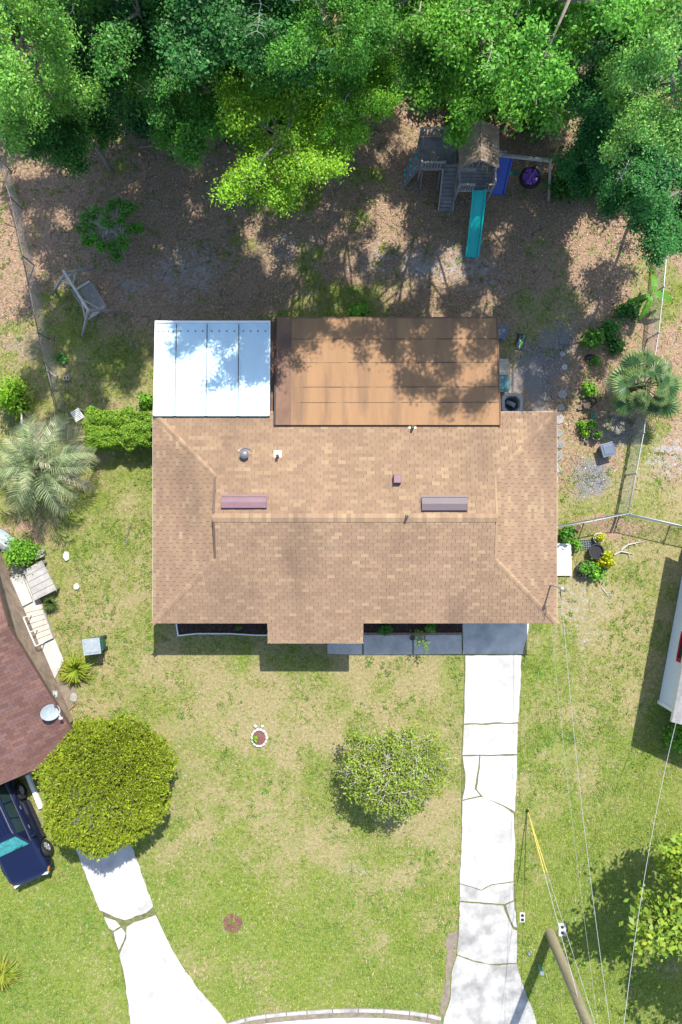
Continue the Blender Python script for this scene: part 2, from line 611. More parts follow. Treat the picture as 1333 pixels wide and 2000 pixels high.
DRIVE_OUT = [(904, 1180), (1041, 1180), (1031, 1240), (1020, 1285), (1012, 1410), (1010, 1472), (1007, 1585), (1006, 1720), (1011, 1811), (1010, 1880), (1021, 1920), (1053, 2012), (861, 2012), (879, 1950), (892, 1865), (897, 1760), (902, 1640), (902, 1564), (902, 1474), (907, 1340), (907, 1280)]
WALK = [[(640, 1200), (708, 1200), (708, 1278), (640, 1277)],
        [(711, 1240), (805.5, 1240), (805.5, 1278), (711, 1278)],
        [(808, 1240), (902, 1240), (902, 1277), (808, 1278)]]
WALK_OUT = [(639, 1200), (903, 1200), (903, 1278), (639, 1278)]
NDRIVE = [
    [(95, 1540), (205, 1540), (262, 1660), (300, 1770), (288, 1781), (245, 1796), (224, 1790), (196, 1777), (150, 1660)],
    [(204, 1790), (226, 1797), (236, 1808), (222, 1817), (214, 1812)],
    [(223, 1820), (238, 1811), (246, 1822), (243, 1835), (233, 1855), (226, 1835)],
    [(248, 1810), (262, 1801), (305, 1787), (318, 1815), (340, 1860), (380, 1920), (438, 1990), (452, 2012), (257, 2012), (250, 1950), (241, 1890), (234, 1864), (248, 1832)],
]
NDRIVE_OUT = [(95, 1540), (205, 1540), (262, 1660), (302, 1775), (306, 1785), (340, 1860), (380, 1920), (452, 2012), (256, 2012), (249, 1950), (232, 1862), (203, 1788), (149, 1660)]
BED_L = [(345, 1175), (524, 1175), (524, 1239), (450, 1236), (385, 1236), (348, 1240)]
BED_R = [(710, 1175), (903, 1175), (903, 1235), (710, 1235)]
STREET = [(-900, 2050), (200, 2012), (257, 2008), (452, 2006), (520, 1990), (600, 1984), (700, 1980), (800, 1985), (862, 1994), (868, 2012), (1052, 2012), (1120, 2050), (2200, 2250), (2200, 2900), (-900, 2900)]
NSLAB = [(18, 1095), (58, 1112), (86, 1188), (100, 1228), (126, 1290), (106, 1330), (50, 1230)]
HOUSE_PX = [(330, 700), (1060, 700), (1060, 1190), (330, 1190)]
NLEFT = [(-400, 1230), (45, 1100), (150, 1440), (-300, 1640)]
NRIGHT = [(1290, 1372), (1336, 1110), (1700, 1110), (1700, 1372)]

# ------------------------------------------------------------------ ground
def ground_masks(u, v, x, y):
    n1 = fbm(x, y, 6.0, 1) - 0.5
    n2 = fbm(x, y, 2.2, 9) - 0.5
    n3 = fbm(x, y, 1.0, 17) - 0.5

    def blob(cu, cv, ru, rv, soft=0.5):
        d = np.sqrt(((u - cu) / ru) ** 2 + ((v - cv) / rv) ** 2) + n2 * 1.6 + n3 * 0.8
        return 1 - sstep(0.1, 1.5, d)
    # leaf litter: the back yard and the shady side yard
    lit = 1 - sstep(600, 690, v + n1 * 120)
    lit = np.maximum(lit, (1 - sstep(640, 860, v + n1 * 160)) * (u < 330) * 0.62)
    lit = np.maximum(lit, (1 - sstep(930, 1020, v + n1 * 100)) * sstep(930, 980, u) * 0.75)
    lit = np.maximum(lit, blob(1195, 1025, 70, 28) * 0.9)
    lit = np.maximum(lit, blob(45, 1050, 60, 40) * 0.7)
    lit = lit * (1 - 0.75 * blob(215, 720, 120, 70)) * (1 - 0.5 * blob(130, 610, 60, 60)) * (1 - .75 * sstep(.08, .22, n2 + .5 * n1))
    # green cover
    g = np.full_like(u, 0.62)
    g = g - 0.20 * (1 - sstep(1550, 1750, v + n1 * 200)) * ((u > 290) & (u < 905))
    g = g + 0.12 * sstep(1650, 1850, v)
    g = g + 0.16 * ((u > 1010) & (v > 1450)) * sstep(1350, 1600, v)
    g = g + 0.15 * ((u < 300) & (v > 1600))
    g = np.where((u > 1080) & (v < 1420), 0.34 + 0.2 * sstep(1200, 1400, v), g)
    g = np.where((u < 300) & (v < 1400), 0.55, g)
    g = g - 0.25 * blob(430, 1330, 140, 40) - 0.2 * blob(560, 1420, 200, 60) - 0.25 * blob(1150, 1170, 80, 90) - 0.2 * blob(190, 1390, 80, 60)
    g = np.where(v < 860, 0.45, g)
    g = np.where((u > 960) & (v < 1000), 0.25, g)
    g = g + 0.5 * blob(130, 610, 60, 55) + 0.35 * blob(700, 605, 45, 14) + 0.25 * blob(440, 335, 60, 40) + 0.3 * blob(230, 700, 60, 40)
    g = g + 0.25 * blob(1120, 960, 30, 60) + 0.25 * blob(400, 560, 200, 30)
    g = np.clip(g + 0.06 + n1 * 0.45 + n2 * 0.6 + n3 * 0.9, 0, 1)
    # bare sand
    s = 0.55 * blob(370, 525, 95, 55) + 0.55 * blob(850, 525, 130, 48) + 0.42 * blob(745, 505, 80, 50) + 0.35 * blob(560, 480, 90, 40)
    s = s + 0.5 * blob(1300, 890, 60, 70) + 0.35 * blob(1130, 1190, 70, 70) + 0.4 * blob(690, 1700, 30, 12) + 0.35 * blob(250, 560, 40, 20)
    s = s + 0.4 * blob(990, 800, 60, 30) + 0.35 * blob(455, 1803, 30, 32) + 0.45 * blob(820, 1440, 16, 14) + 0.3 * blob(870, 1640, 25, 10)
    s = s + 0.3 * blob(140, 1345, 30, 40) + 0.4 * blob(85, 1590, 22, 60)
    s = s + 0.12 * sstep(0.13, 0.24, n1 + 0.6 * n2) * (v > 1230)
    s = np.clip(s + n2 * 0.15, 0, 1)
    gr = 0.75 * blob(1045, 720, 75, 80) + 0.9 * blob(1160, 935, 50, 45) + 0.5 * blob(1100, 650, 90, 40) + 0.7 * blob(1210, 840, 45, 40) + 0.4 * blob(50, 680, 60, 40)
    gr = np.clip(gr + n2 * 0.2, 0, 1)
    return lit, g, s, gr


fx = np.arange(-18, 18.01, 0.15)
fy = np.arange(-26, 26.01, 0.15)
far = [18.6, 20, 24, 32, 50, 100, 220, 500, 1200]
gx = np.concatenate([[-f for f in far[::-1]], fx, far])
farY = [26.6, 28, 32, 40, 60, 110, 240, 500, 1200]
gy = np.concatenate([[-f for f in farY[::-1]], fy, farY])
GX, GY = np.meshgrid(gx, gy, indexing='ij')
xr, yr = GX.ravel(), GY.ravel()
U = xr * FPX / CAM_H + 666.5
VV = 1000 - yr * FPX / CAM_H
lit, grn, snd, grv = ground_masks(U, VV, xr, yr)


def gheight(x, y):
    return (fbm(x, y, 1.6, 40, 3) - 0.5) * 0.035


zz = gheight(xr, yr)
nx, ny = len(gx), len(gy)
idx = np.arange(nx * ny).reshape(nx, ny)
quads = np.stack([idx[:-1, :-1].ravel(), idx[1:, :-1].ravel(), idx[1:, 1:].ravel(), idx[:-1, 1:].ravel()], axis=1)
gme = fastmesh('ground', np.stack([xr, yr, zz], 1), quads, smooth=True)
for nm, arr in (('litter', lit), ('green', grn), ('sand', snd), ('gravel', grv)):
    a = gme.attributes.new(nm, 'FLOAT', 'POINT')
    a.data.foreach_set('value', arr.astype(np.float32))
ground = link('ground', gme, M['ground'])
ground['kind'] = 'structure'
ground['label'] = 'patchy lawn and leaf littered back yard around the house'


# concrete -----------------------------------------------------------------
def rough_poly(pts, step=0.25, amp=0.018, seed=0):
    r = random.Random(seed)
    out = []
    n = len(pts)
    for i in range(n):
        a = Vector(pts[i])
        b = Vector(pts[(i + 1) % n])
        L = (b - a).length
        k = max(1, int(L / step))
        nrm = Vector((-(b - a).y, (b - a).x))
        nrm = nrm / max(nrm.length, 1e-6)
        for j in range(k):
            p = a.lerp(b, j / k)
            if j > 0:
                p = p + nrm * r.uniform(-amp, amp)
            out.append((p.x, p.y))
    return out


def structure(name, mb, mat, label=None, **kw):
    o = mb.build(name, mat, None, **kw)
    o['kind'] = 'structure'
    if label:
        o['label'] = label
    return o


mb = MB()
mb.prism(W(DRIVE_OUT), -0.05, 0.022)
drive = structure('driveway', mb, M['joint'], 'cracked pale concrete driveway beside the front lawn')
for i, (poly, mt) in enumerate(DRIVE):
    mb = MB()
    mb.prism(rough_poly(W(poly), seed=i, amp=0.02), -0.04, 0.045 + 0.004 * (i % 3))
    mb.build('concrete_slab', M[mt], drive, bevel=0.006)
mb = MB()
mb.prism(W(WALK_OUT), -0.05, 0.018)
walk = structure('walkway', mb, M['joint'], 'concrete front walk under the eave, tone lifted for its shade')
for i, poly in enumerate(WALK):
    mb = MB()
    mb.prism(rough_poly(W(poly), seed=50 + i, amp=0.006), -0.04, 0.04)
    mb.build('concrete_slab', M['concrete_lifted'], walk, bevel=0.006)
mb = MB()
mb.prism(W(NDRIVE_OUT), -0.05, 0.020)
nd = structure('neighbour_driveway', mb, M['joint'], 'broken white concrete driveway of the red brown house')
for i, poly in enumerate(NDRIVE):
    mb = MB()
    mb.prism(rough_poly(W(poly), seed=70 + i, amp=0.025), -0.04, 0.045)
    mb.build('concrete_slab', M['concrete'], nd, bevel=0.006)
mb = MB()
mb.prism(W(STREET), -0.1, 0.016)
street = structure('street', mb, M['concrete'], 'pale sunlit concrete street along the kerb')
# kerb: curved row of kerb stones
kp = [P(u, v) for u, v in ((438, 2003), (480, 1990), (520, 1983), (560, 1979), (600, 1976), (650, 1973), (700, 1972), (750, 1973), (800, 1977), (835, 1982), (862, 1988))]
mb = MB()
for a, b in zip(kp[:-1], kp[1:]):
    mb.bar(a + Vector((0, -.12, 0.0)), b + Vector((0, -.12, 0.0)), 0.42, 0.05, up=(0, 0, 1))
kerb = structure('kerb', mb, M['mud'], 'curved pale concrete kerb with mud in its gutter')
for i, (a, b) in enumerate(zip(kp[:-1], kp[1:])):
    d = (b - a).normalized() * 0.012
    mb = MB()
    mb.bar(a + d + Vector((0, 0, 0.04)), b - d + Vector((0, 0, 0.04)), 0.14, 0.12, up=(0, 0, 1))
    mb.build('kerb_stone', M['concrete_dirty'], kerb, bevel=0.02)
mb = MB()
mb.prism(rough_poly(W([(874, 1822), (893, 1818), (892, 1862), (880, 1900), (878, 1950), (866, 1985), (858, 1976), (868, 1935), (872, 1880)]), amp=0.05), -0.03, 0.021)
structure('mud_strip', mb, M['mud'], 'bare muddy strip beside the driveway mouth')
mb = MB()
mb.prism(W(NSLAB), -0.05, 0.06)
structure('side_path', mb, M['concrete'], 'white concrete side path of the red brown house')

# flower beds ----------------------------------------------------------------
mb = MB()
mb.prism(W(BED_L), -0.05, 0.035)
bedl = structure('flower_bed', mb, M['mulch'], 'dark mulch bed behind white edging under the front eave')
mb = MB()
mb.prism(W(BED_R), -0.05, 0.035)
bedr = structure('flower_bed', mb, M['mulch'], 'dark mulch bed behind brick edging beside the front walk')
t = thing('bed_edging', P(435, 1238), 'thin white plastic edging around the mulch bed', 'edging')
ep = [P(344, 1190), P(345, 1215), P(349, 1241), P(385, 1237), P(450, 1237), P(500, 1240), P(523, 1240)]
for a, b in zip(ep[:-1], ep[1:]):
    mb = MB()
    mb.bar(a + Vector((0, 0, .05)), b + Vector((0, 0, .05)), 0.05, 0.10, up=(0, 0, 1))
    mb.build('edging_strip', M['white'], t, bevel=0.01)
t = thing('brick_edging', P(806, 1237), 'row of brick edging between mulch bed and front walk', 'edging')
for i in range(20):
    mb = MB()
    c = P(714 + i * 9.6, 1237.2)
    mb.box((c.x, c.y, 0.05), (0.195, 0.095, 0.08), rz=random.uniform(-.05, .05))
    mb.build('brick', M['brick'], t, bevel=0.008)

# ------------------------------------------------------------------ main house
XL, XR, YF, YR = -7.45, 8.55, -4.40, 3.96
ZE, PITCH = 2.60, 0.22
CS = 1 / math.sqrt(1 + PITCH * PITCH)
SN = PITCH * CS
HIP = 2.6
YM = (YF + YR) / 2
HALF = (YR - YF) / 2
ZR = ZE + PITCH * HALF
house = thing('house', (0.5, -0.2, 0), 'single storey house with tan shingle hip roof and brown rear addition', 'house')
TONES = [(0.254, 0.169, 0.106), (0.238, 0.157, 0.100), (0.266, 0.179, 0.110), (0.230, 0.152, 0.098), (0.292, 0.204, 0.124), (0.244, 0.159, 0.102)]
TW = [6, 5, 4, 4, 1.6, 4]


def shingle_pieces(O, ex, es, lim, s0, s1, expo, tab, rnd, tones, tw, thick=0.010, gap=0.013):
    """yields (verts(8), tone) for each tab; lim(s)->(xmin,xmax)"""
    O, ex, es = Vector(O), Vector(ex), Vector(es)
    nrm = ex.cross(es).normalized()
    rows = int(round((s1 - s0) / expo))
    e = (s1 - s0) / rows
    for j in range(rows):
        sb, st = s0 + j * e, s0 + (j + 1) * e + 0.015
        a0, b0 = lim(sb + 1e-4)
        a1, b1 = lim(min(st, s1 - 1e-4))
        off = (j % 2) * tab / 2 + rnd.uniform(-.03, .03)
        lo, hi = min(a0, a1), max(b0, b1)
        k0 = math.floor((lo - off) / tab)
        k1 = math.ceil((hi - off) / tab)
        for k in range(k0, k1):
            x0 = off + k * tab + gap / 2
            x1 = x0 + tab - gap
            xb0, xb1 = max(x0, a0), min(x1, b0)
            xt0, xt1 = max(x0, a1), min(x1, b1)
            if xb1 - xb0 < 0.02 and xt1 - xt0 < 0.02:
                continue
            xb1 = max(xb1, xb0 + 0.002)
            xt1 = max(xt1, xt0 + 0.002)
            tk = thick * rnd.uniform(0.85, 1.2)
            q = [O + ex * xb0 + es * sb, O + ex * xb1 + es * sb, O + ex * xt1 + es * st, O + ex * xt0 + es * st]
            top = [q[0] + nrm * tk, q[1] + nrm * tk, q[2] + nrm * 0.004, q[3] + nrm * 0.004]
            t_ = rnd.choices(tones, tw)[0]
            f = rnd.uniform(0.93, 1.07)
            yield j, [*q, *top], (t_[0] * f, t_[1] * f, t_[2] * f)


SH_F = [(4, 5, 6, 7), (0, 1, 5, 4), (1, 2, 6, 5), (3, 0, 4, 7)]
# roof deck (under the shingles) + gablets
mb = MB()
zf = ZE + PITCH * HIP
dz = -0.012
A = [(XL, YF, ZE + dz), (XR, YF, ZE + dz), (XR, YR, ZE + dz), (XL, YR, ZE + dz)]
h1 = (XL + HIP, YF + HIP, zf + dz)
h2 = (XR - HIP, YF + HIP, zf + dz)
h3 = (XR - HIP, YR - HIP, zf + dz)
h4 = (XL + HIP, YR - HIP, zf + dz)
r1 = (XL + HIP, YM, ZR + dz)
r2 = (XR - HIP, YM, ZR + dz)
bt = [(x, y, 2.42) for x, y, z in A]
mb.add(A + [h1, h2, h3, h4, r1, r2] + bt,
       [(0, 1, 5, 9, 8, 4), (2, 3, 7, 8, 9, 6), (3, 0, 4, 7), (1, 2, 6, 5),
        (4, 8, 7), (5, 6, 9), (0, 10, 11, 1), (1, 11, 12, 2), (2, 12, 13, 3), (3, 13, 10, 0), (10, 13, 12, 11)])
BX0, BX1 = -2.92, 0.885
RB = 6 * 0.14 * CS
yb = YF - RB
zb = ZE - PITCH * RB
mb.add([(BX0, YF, ZE + dz), (BX1, YF, ZE + dz), (BX1, yb, zb + dz), (BX0, yb, zb + dz), (BX0, YF, zb - .14), (BX1, YF, zb - .14), (BX1, yb, zb - .14), (BX0, yb, zb - .14)],
       [(0, 3, 2, 1), (3, 7, 6, 2), (0, 4, 7, 3), (1, 2, 6, 5), (4, 5, 6, 7)])
roof = mb.build('roof', M['deck'], house)
rnd = random.Random(5)
rest = MB()
single = 0


def lim_long(s):
    r = min(max(s * CS, 0), HIP)
    return (r, (XR - XL) - r)


def lim_side(s):
    r = s * CS
    return (r, (YR - YF) - r)


def put(piece, single_ok):
    global single
    j, vs, tone = piece
    if single_ok and single < 290:
        single += 1
        m_ = MB().col(tone)
        m_.add(vs, SH_F)
        m_.build('shingle', M['shingle'], roof)
    else:
        rest.col(tone)
        rest.add(vs, SH_F)


SL = HALF / CS
for pc in shingle_pieces((XL, YF, ZE), (1, 0, 0), (0, CS, SN), lim_long, 0, SL, 0.143, 0.335, rnd, TONES, TW):
    put(pc, 20 <= pc[0] <= 29)
for pc in shingle_pieces((XR, YR, ZE), (-1, 0, 0), (0, -CS, SN), lim_long, 0, SL, 0.143, 0.335, rnd, TONES, TW):
    put(pc, False)
for pc in shingle_pieces((XL, YR, ZE), (0, -1, 0), (CS, 0, SN), lim_side, 0, HIP / CS, 0.143, 0.335, rnd, TONES, TW):
    put(pc, False)
for pc in shingle_pieces((XR, YF, ZE), (0, 1, 0), (-CS, 0, SN), lim_side, 0, HIP / CS, 0.143, 0.335, rnd, TONES, TW):
    put(pc, False)
for pc in shingle_pieces((XL, YF, ZE), (1, 0, 0), (0, CS, SN), lambda s: (BX0 - XL, BX1 - XL), -6 * 0.14, 0, 0.14, 0.335, rnd, TONES, TW):
    put(pc, False)
o = rest.build('shingles', M['shingle'], roof)
o['kind'] = 'stuff'


# hip and ridge caps
def caps(a, b, n1, n2, w=0.15, expo=0.17):
    """cap shingles from a up to b; n1,n2 = downhill side directions"""
    a, b = Vector(a), Vector(b)
    L = (b - a).length
    d = (b - a) / L
    k = int(L / expo)
    n1, n2 = Vector(n1).normalized(), Vector(n2).normalized()
    for i in range(k):
        p = a + d * (i * L / k)
        q = a + d * ((i + 1) * L / k + 0.03)
        u_ = Vector((0, 0, 0.034))
        l_ = Vector((0, 0, 0.020))
        tone = rnd.choices(TONES, [3, 3, 4, 2, 6, 3])[0]
        f = rnd.uniform(1.0, 1.15)
        m_ = MB().col((tone[0] * f, tone[1] * f, tone[2] * f))
        V_ = [p + u_ + n1 * w, p + u_ + Vector((0, 0, .012)), p + u_ + n2 * w, q + l_ + n2 * w, q + l_ + Vector((0, 0, .012)), q + l_ + n1 * w,
              p - Vector((0, 0, .02)) + n1 * w, p - Vector((0, 0, .02)), p - Vector((0, 0, .02)) + n2 * w]
        m_.add(V_, [(0, 1, 4, 5), (1, 2, 3, 4), (0, 6, 7, 1), (1, 7, 8, 2)])
        m_.build('ridge_cap', M['shingle'], roof)


e = 0.0
fd = (0, -CS, -SN)
rd = (0, CS, -SN)
ld = (-CS, 0, -SN)
xd = (CS, 0, -SN)
caps((XL, YF, ZE), h1, ld, fd)
caps((XR, YF, ZE), h2, fd, xd)
caps((XR, YR, ZE), h3, xd, rd)
caps((XL, YR, ZE), h4, rd, ld)
caps((XR - HIP + .06, YM, ZR), (XL + HIP - .06, YM, ZR), fd, rd, w=0.17)
# gablet siding and fascia
for x, s in ((XL + HIP, -1), (XR - HIP, 1)):
    mb = MB()
    mb.add([(x + s * .02, YF + HIP + .02, zf - .03), (x + s * .02, YR - HIP - .02, zf - .03), (x + s * .02, YM, ZR - .03)], [(0, 1, 2) if s > 0 else (0, 2, 1)])
    mb.build('gablet_wall', M['brown_trim'], house)
    mb = MB()
    for ya in (YF + HIP, YR - HIP):
        mb.col(TONES[4]).bar((x + s * .04, ya, zf + .01), (x + s * .04, YM, ZR + .01), 0.08, 0.03)
    mb.build('rake_trim', M['shingle'] if s > 0 else M['brown_trim'], house)
mb = MB()
for (a, b) in (((XL, YF), (BX0, YF)), ((BX1, YF), (XR, YF)), ((XR, YF), (XR, YR)), ((XL, YF), (XL, YR)), ((XL, YR), (XR, YR))):
    cx, cy = (a[0] + b[0]) / 2, (a[1] + b[1]) / 2
    ox = -0.008 if a[0] == b[0] == XL else (0.008 if a[0] == b[0] == XR else 0)
    oy = (-0.008 if a[1] == YF else 0.008) if a[1] == b[1] else 0
    mb.box((cx + ox, cy + oy, 2.495), (abs(b[0] - a[0]) + .02, abs(b[1] - a[1]) + .02, 0.17))
mb.box(((BX0 + BX1) / 2, yb - .008, zb - .085), (BX1 - BX0 + .02, 0.02, 0.15))
mb.build('fascia', M['trim'], house)
# walls
mb = MB()
mb.box(((XL + XR) / 2, (YF + .62 + YR - .42) / 2, 1.24), (XR - XL - 1.0, YR - YF - 1.04, 2.46))
mb.build('wall', M['stucco'], house)
wy = YF + .62
for x, w_, z_, h_ in ((-5.4, 1.5, 1.45, 1.1), (-3.6, 1.0, 1.45, 1.1), (2.6, 1.8, 1.45, 1.2), (4.4, 0.9, 1.45, 1.1)):
    mb = MB()
    mb.box((x, wy - .02, z_), (w_ + .14, .08, h_ + .14))
    f = mb.build('window', M['white'], house, bevel=.01)
    mb = MB()
    mb.box((x, wy - .05, z_), (w_, .05, h_))
    mb.build('pane', M['glass'], f)
mb = MB()
mb.box((-0.2, wy - .02, 1.05), (1.0, .08, 2.1))
d_ = mb.build('door', M['red'], house, bevel=.01)
mb = MB()
mb.lathe((0.2, wy - .1, 1.0), [(0.03, -.03), (0.04, 0), (0.03, .03)], 10)
mb.build('handle', M['chrome'], d_)
mb = MB()
mb.box((6.2, wy - .02, 1.05), (2.4, .07, 2.1))
mb.build('garage_door', M['white'], house, bevel=.01)
for x in (BX0 + .25, BX1 - .25):
    mb = MB()
    mb.box((x, yb + .2, 1.03), (.12, .12, 2.06))
    mb.build('porch_post', M['trim'], house, bevel=.01)

# rear addition with brown roll roofing
AX0, AX1, AY0, AY1 = -2.60, 6.19, 3.42, 7.68


def az(x, y):
    return 2.845 + (y - AY0) / (AY1 - AY0) * (2.52 - 2.845)


mb = MB()
mb.box(((AX0 + AX1) / 2, 5.5, 1.2), (AX1 - AX0 - .5, 3.8, 2.4))
mb.build('addition_wall', M['stucco'], house)
mb = MB()
mb.prism([(AX0, AY0), (AX1 + .04, AY0 + .03), (AX1 - .03, AY1), (AX0, AY1 - .03)], lambda x, y: az(x, y) - .16 if y > 3.7 else az(x, y) - .05, lambda x, y: az(x, y) - .012)
ar = mb.build('addition_roof', M['roll_dark'], house)
# sheets: y bounds from the photo seams
seams = [622, 663, 709, 757, 787, 829]
ys = [P(0, s, 2.55 + .3 * i / 5).y for i, s in enumerate(seams)]
ys[0] = AY1 + .02
ys[-1] = AY0
xm = -1.96
for i in range(5):
    ya, ybb = ys[i], ys[i + 1]
    mb = MB()
    nseg = 26
    top = []
    x0 = xm if i > 0 else xm - 0.02
    rr = random.Random(i)
    lowers = []
    uppers = []
    for k in range(nseg + 1):
        x = x0 + (AX1 + .06 - x0) * k / nseg
        skew = -0.012 * (x - x0)
        jj = rr.uniform(-.008, .008)
        lowers.append(Vector((x, ybb - .05 + skew * .3 if i < 4 else ybb, 0)))
        uppers.append(Vector((x, ya + jj + .012 * (x - x0) / 8, 0)))
    V_ = []
    for p in lowers:
        V_.append((p.x, p.y, az(p.x, p.y) + 0.004))
    for p in uppers:
        V_.append((p.x, p.y, az(p.x, p.y) + 0.020 + rr.uniform(0, .006)))
    for p in uppers:
        V_.append((p.x, p.y, az(p.x, p.y) - 0.01))
    n_ = nseg + 1
    F_ = []
    for k in range(nseg):
        F_.append((k, k + 1, n_ + k + 1, n_ + k))
        F_.append((n_ + k, n_ + k + 1, 2 * n_ + k + 1, 2 * n_ + k))
    mb.add(V_, F_)
    mb.build('roofing_sheet', M['roll'], ar)
    if 0 < i:
        mb = MB()
        for k in range(nseg):
            p0_, p1_ = uppers[k], uppers[k + 1]
            mb.bar((p0_.x, p0_.y + .006, az(p0_.x, p0_.y) + .009), (p1_.x, p1_.y + .006, az(p1_.x, p1_.y) + .009), .016, .01, up=(0, 0, 1))
        o_t = mb.build('lap_line', M['roll_dark'], ar)
        mb = MB()
        rr2 = random.Random(i + 20)
        x = x0 + rr2.uniform(0, .5)
        while x < AX1 - .1:
            L = rr2.uniform(.4, 1.6)
            x2 = min(x + L, AX1)
            yy = ya + .012 * (x - x0) / 8 + .012
            w_ = rr2.uniform(.014, .034)
            mb.bar((x, yy, az(x, yy) + .012), (x2, yy + .012 * (x2 - x) / 8, az(x2, yy) + .012), w_, .012, up=(0, 0, 1))
            x = x2 + rr2.uniform(.0, .35)
        mb.build('tar_seam', M['tar'], ar)
mb = MB()
mb.add([(AX0 + .04, AY0, az(0, AY0) + .016), (xm, AY0, az(0, AY0) + .016), (xm, AY1 + .01, az(0, AY1) + .026), (AX0 + .04, AY1 + .01, az(0, AY1) + .026)], [(0, 1, 2, 3)])
mb.build('edge_sheet', M['roll_dark'], ar)
mb = MB()
mb.bar((AX0 - .0, AY0, az(0, AY0) + .02), (AX0 - .0, AY1, az(0, AY1) + .02), .05, .06, up=(0, 0, 1))
mb.build('drip_edge', M['black'], ar)
mb = MB()
mb.bar((AX1 + .07, AY0, az(0, AY0)), (AX1 + .0, AY1, az(0, AY1)), .05, .09, up=(0, 0, 1))
mb.bar((AX0, AY1 + .03, az(0, AY1) - .02), (AX1, AY1 + .04, az(0, AY1) - .02), .05, .10, up=(0, 0, 1))
mb.build('edge_trim', M['roll_dark'], ar)

# white metal patio roof
PX0, PX1, PY0, PY1 = -7.37, -2.83, 3.80, 7.54


def pz(y):
    return 2.76 + (y - PY0) / (PY1 - PY0) * (2.46 - 2.76)


ribs = [PX0, P(345, 0, 2.5).x, P(405, 0, 2.5).x, P(467, 0, 2.5).x, PX1]
mb = MB()
mb.prism([(PX0, PY0), (PX1, PY0), (PX1, PY1), (PX0, PY1)], lambda x, y: pz(y) - .08, lambda x, y: pz(y) - .01)
pr = mb.build('patio_roof', M['white_metal'], house)
for a, b in zip(ribs[:-1], ribs[1:]):
    mb = MB()
    mb.prism([(a + .02, PY0 - .02), (b - .02, PY0 - .02), (b - .02, PY1 - .03), (a + .02, PY1 - .03)], lambda x, y: pz(y) - .02, lambda x, y: pz(y) + .004)
    pn = mb.build('roof_panel', M['white_metal'], pr)
    for k in range(4):
        x = a + (b - a) * (k + .6) / 4.2
        mb = MB()
        mb.lathe((x, PY1 - .35, pz(PY1 - .35)), [(.035, 0), (.03, .02), (.012, .026)], 8)
        mb.build('screw', M['lead'], pn)
for x in ribs[1:-1]:
    mb = MB()
    mb.bar((x - .045, PY0, pz(PY0) + .012), (x - .045, PY1 - .05, pz(PY1) + .012), .035, .05, up=(0, 0, 1))
    mb.bar((x + .045, PY0, pz(PY0) + .012), (x + .045, PY1 - .05, pz(PY1) + .012), .035, .05, up=(0, 0, 1))
    mb.build('rib', M['white_metal'], pr)
    mb = MB()
    mb.bar((x, PY0 + .05, pz(PY0 + .05) + .008), (x, PY1 - .08, pz(PY1 - .08) + .008), .035, .012, up=(0, 0, 1))
    mb.build('seam_groove', M['lead'], pr)
mb = MB()
mb.bar((PX0 - .02, PY1 + .02, pz(PY1) + .0), (PX1 + .02, PY1 + .02, pz(PY1) + .0), .08, .11, up=(0, 0, 1))
mb.bar((PX0 + .0, PY0, pz(PY0) + .0), (PX0 + .0, PY1, pz(PY1) + .0), .05, .10, up=(0, 0, 1))
mb.bar((PX1, PY0, pz(PY0) + .0), (PX1, PY1, pz(PY1) + .0), .05, .10, up=(0, 0, 1))
mb.build('edge_trim', M['white'], pr)
mb = MB()
mb.prism([(PX1 + .03, 3.9), (AX0 - .03, 3.6), (AX0 - .03, AY1 - .1), (PX1 + .03, AY1 - .1)], 2.36, 2.42)
mb.build('valley_gutter', M['roll_dark'], house)
for x in (PX0 + .12, (PX0 + PX1) / 2, PX1 - .15):
    mb = MB()
    mb.box((x, PY1 - .15, 1.17), (.09, .09, 2.34))
    mb.build('patio_post', M['white'], house, bevel=.008)
mb = MB()
mb.box(((PX0 + PX1) / 2, 5.6, 0.04), (PX1 - PX0 - .3, 3.4, .1))
mb.build('patio_slab', M['concrete_lifted'], house)


def roof_z(y):
    return ZR - abs(y - YM) * PITCH


# roof furniture
def slope_rot(y):
    return Matrix.Rotation(math.atan(PITCH) * (-1 if y > YM else 1), 3, 'X')


for (u0, u1, v0, v1, mt) in ((428, 518, 970, 991, 'mauve'), (827, 919, 971, 996, 'mauve_dark')):
    a = P(u0, v1, 4.05)
    b = P(u1, v0, 4.15)
    cx, cy = (a.x + b.x) / 2, (a.y + b.y) / 2
    L, Wd = b.x - a.x, b.y - a.y
    z = roof_z(cy)
    sl = PITCH
    mb = MB()
    zz0 = roof_z(a.y)
    zz1 = roof_z(b.y)
    sec = []
    for x in (a.x, b.x):
        sec.append([Vector((x, a.y - .02, zz0)), Vector((x, a.y - .02, zz0 + .13)), Vector((x, (a.y + b.y) / 2, (zz0 + zz1) / 2 + .17)), Vector((x, b.y, zz1 + .12)), Vector((x, b.y, zz1))])
    mb.loft(sec)
    ov = mb.build('roof_vent', M[mt], house, bevel=.012)
    mb = MB()
    mb.prism([(a.x - .03, a.y - .05), (b.x + .03, a.y - .05), (b.x + .03, b.y + .10), (a.x - .03, b.y + .10)], lambda x, y: roof_z(y) + .0, lambda x, y: roof_z(y) + .026)
    mb.build('vent_flange', M[mt], ov)
    mb = MB()
    for k in range(14):
        x = a.x + L * (k + .5) / 14
        mb.box((x, b.y + .012, zz1 + .06), (L / 20, .012, .05))
    mb.build('vent_slot', M['black'], ov)
c = P(779, 933, 3.9)
z = roof_z(c.y)
mb = MB()
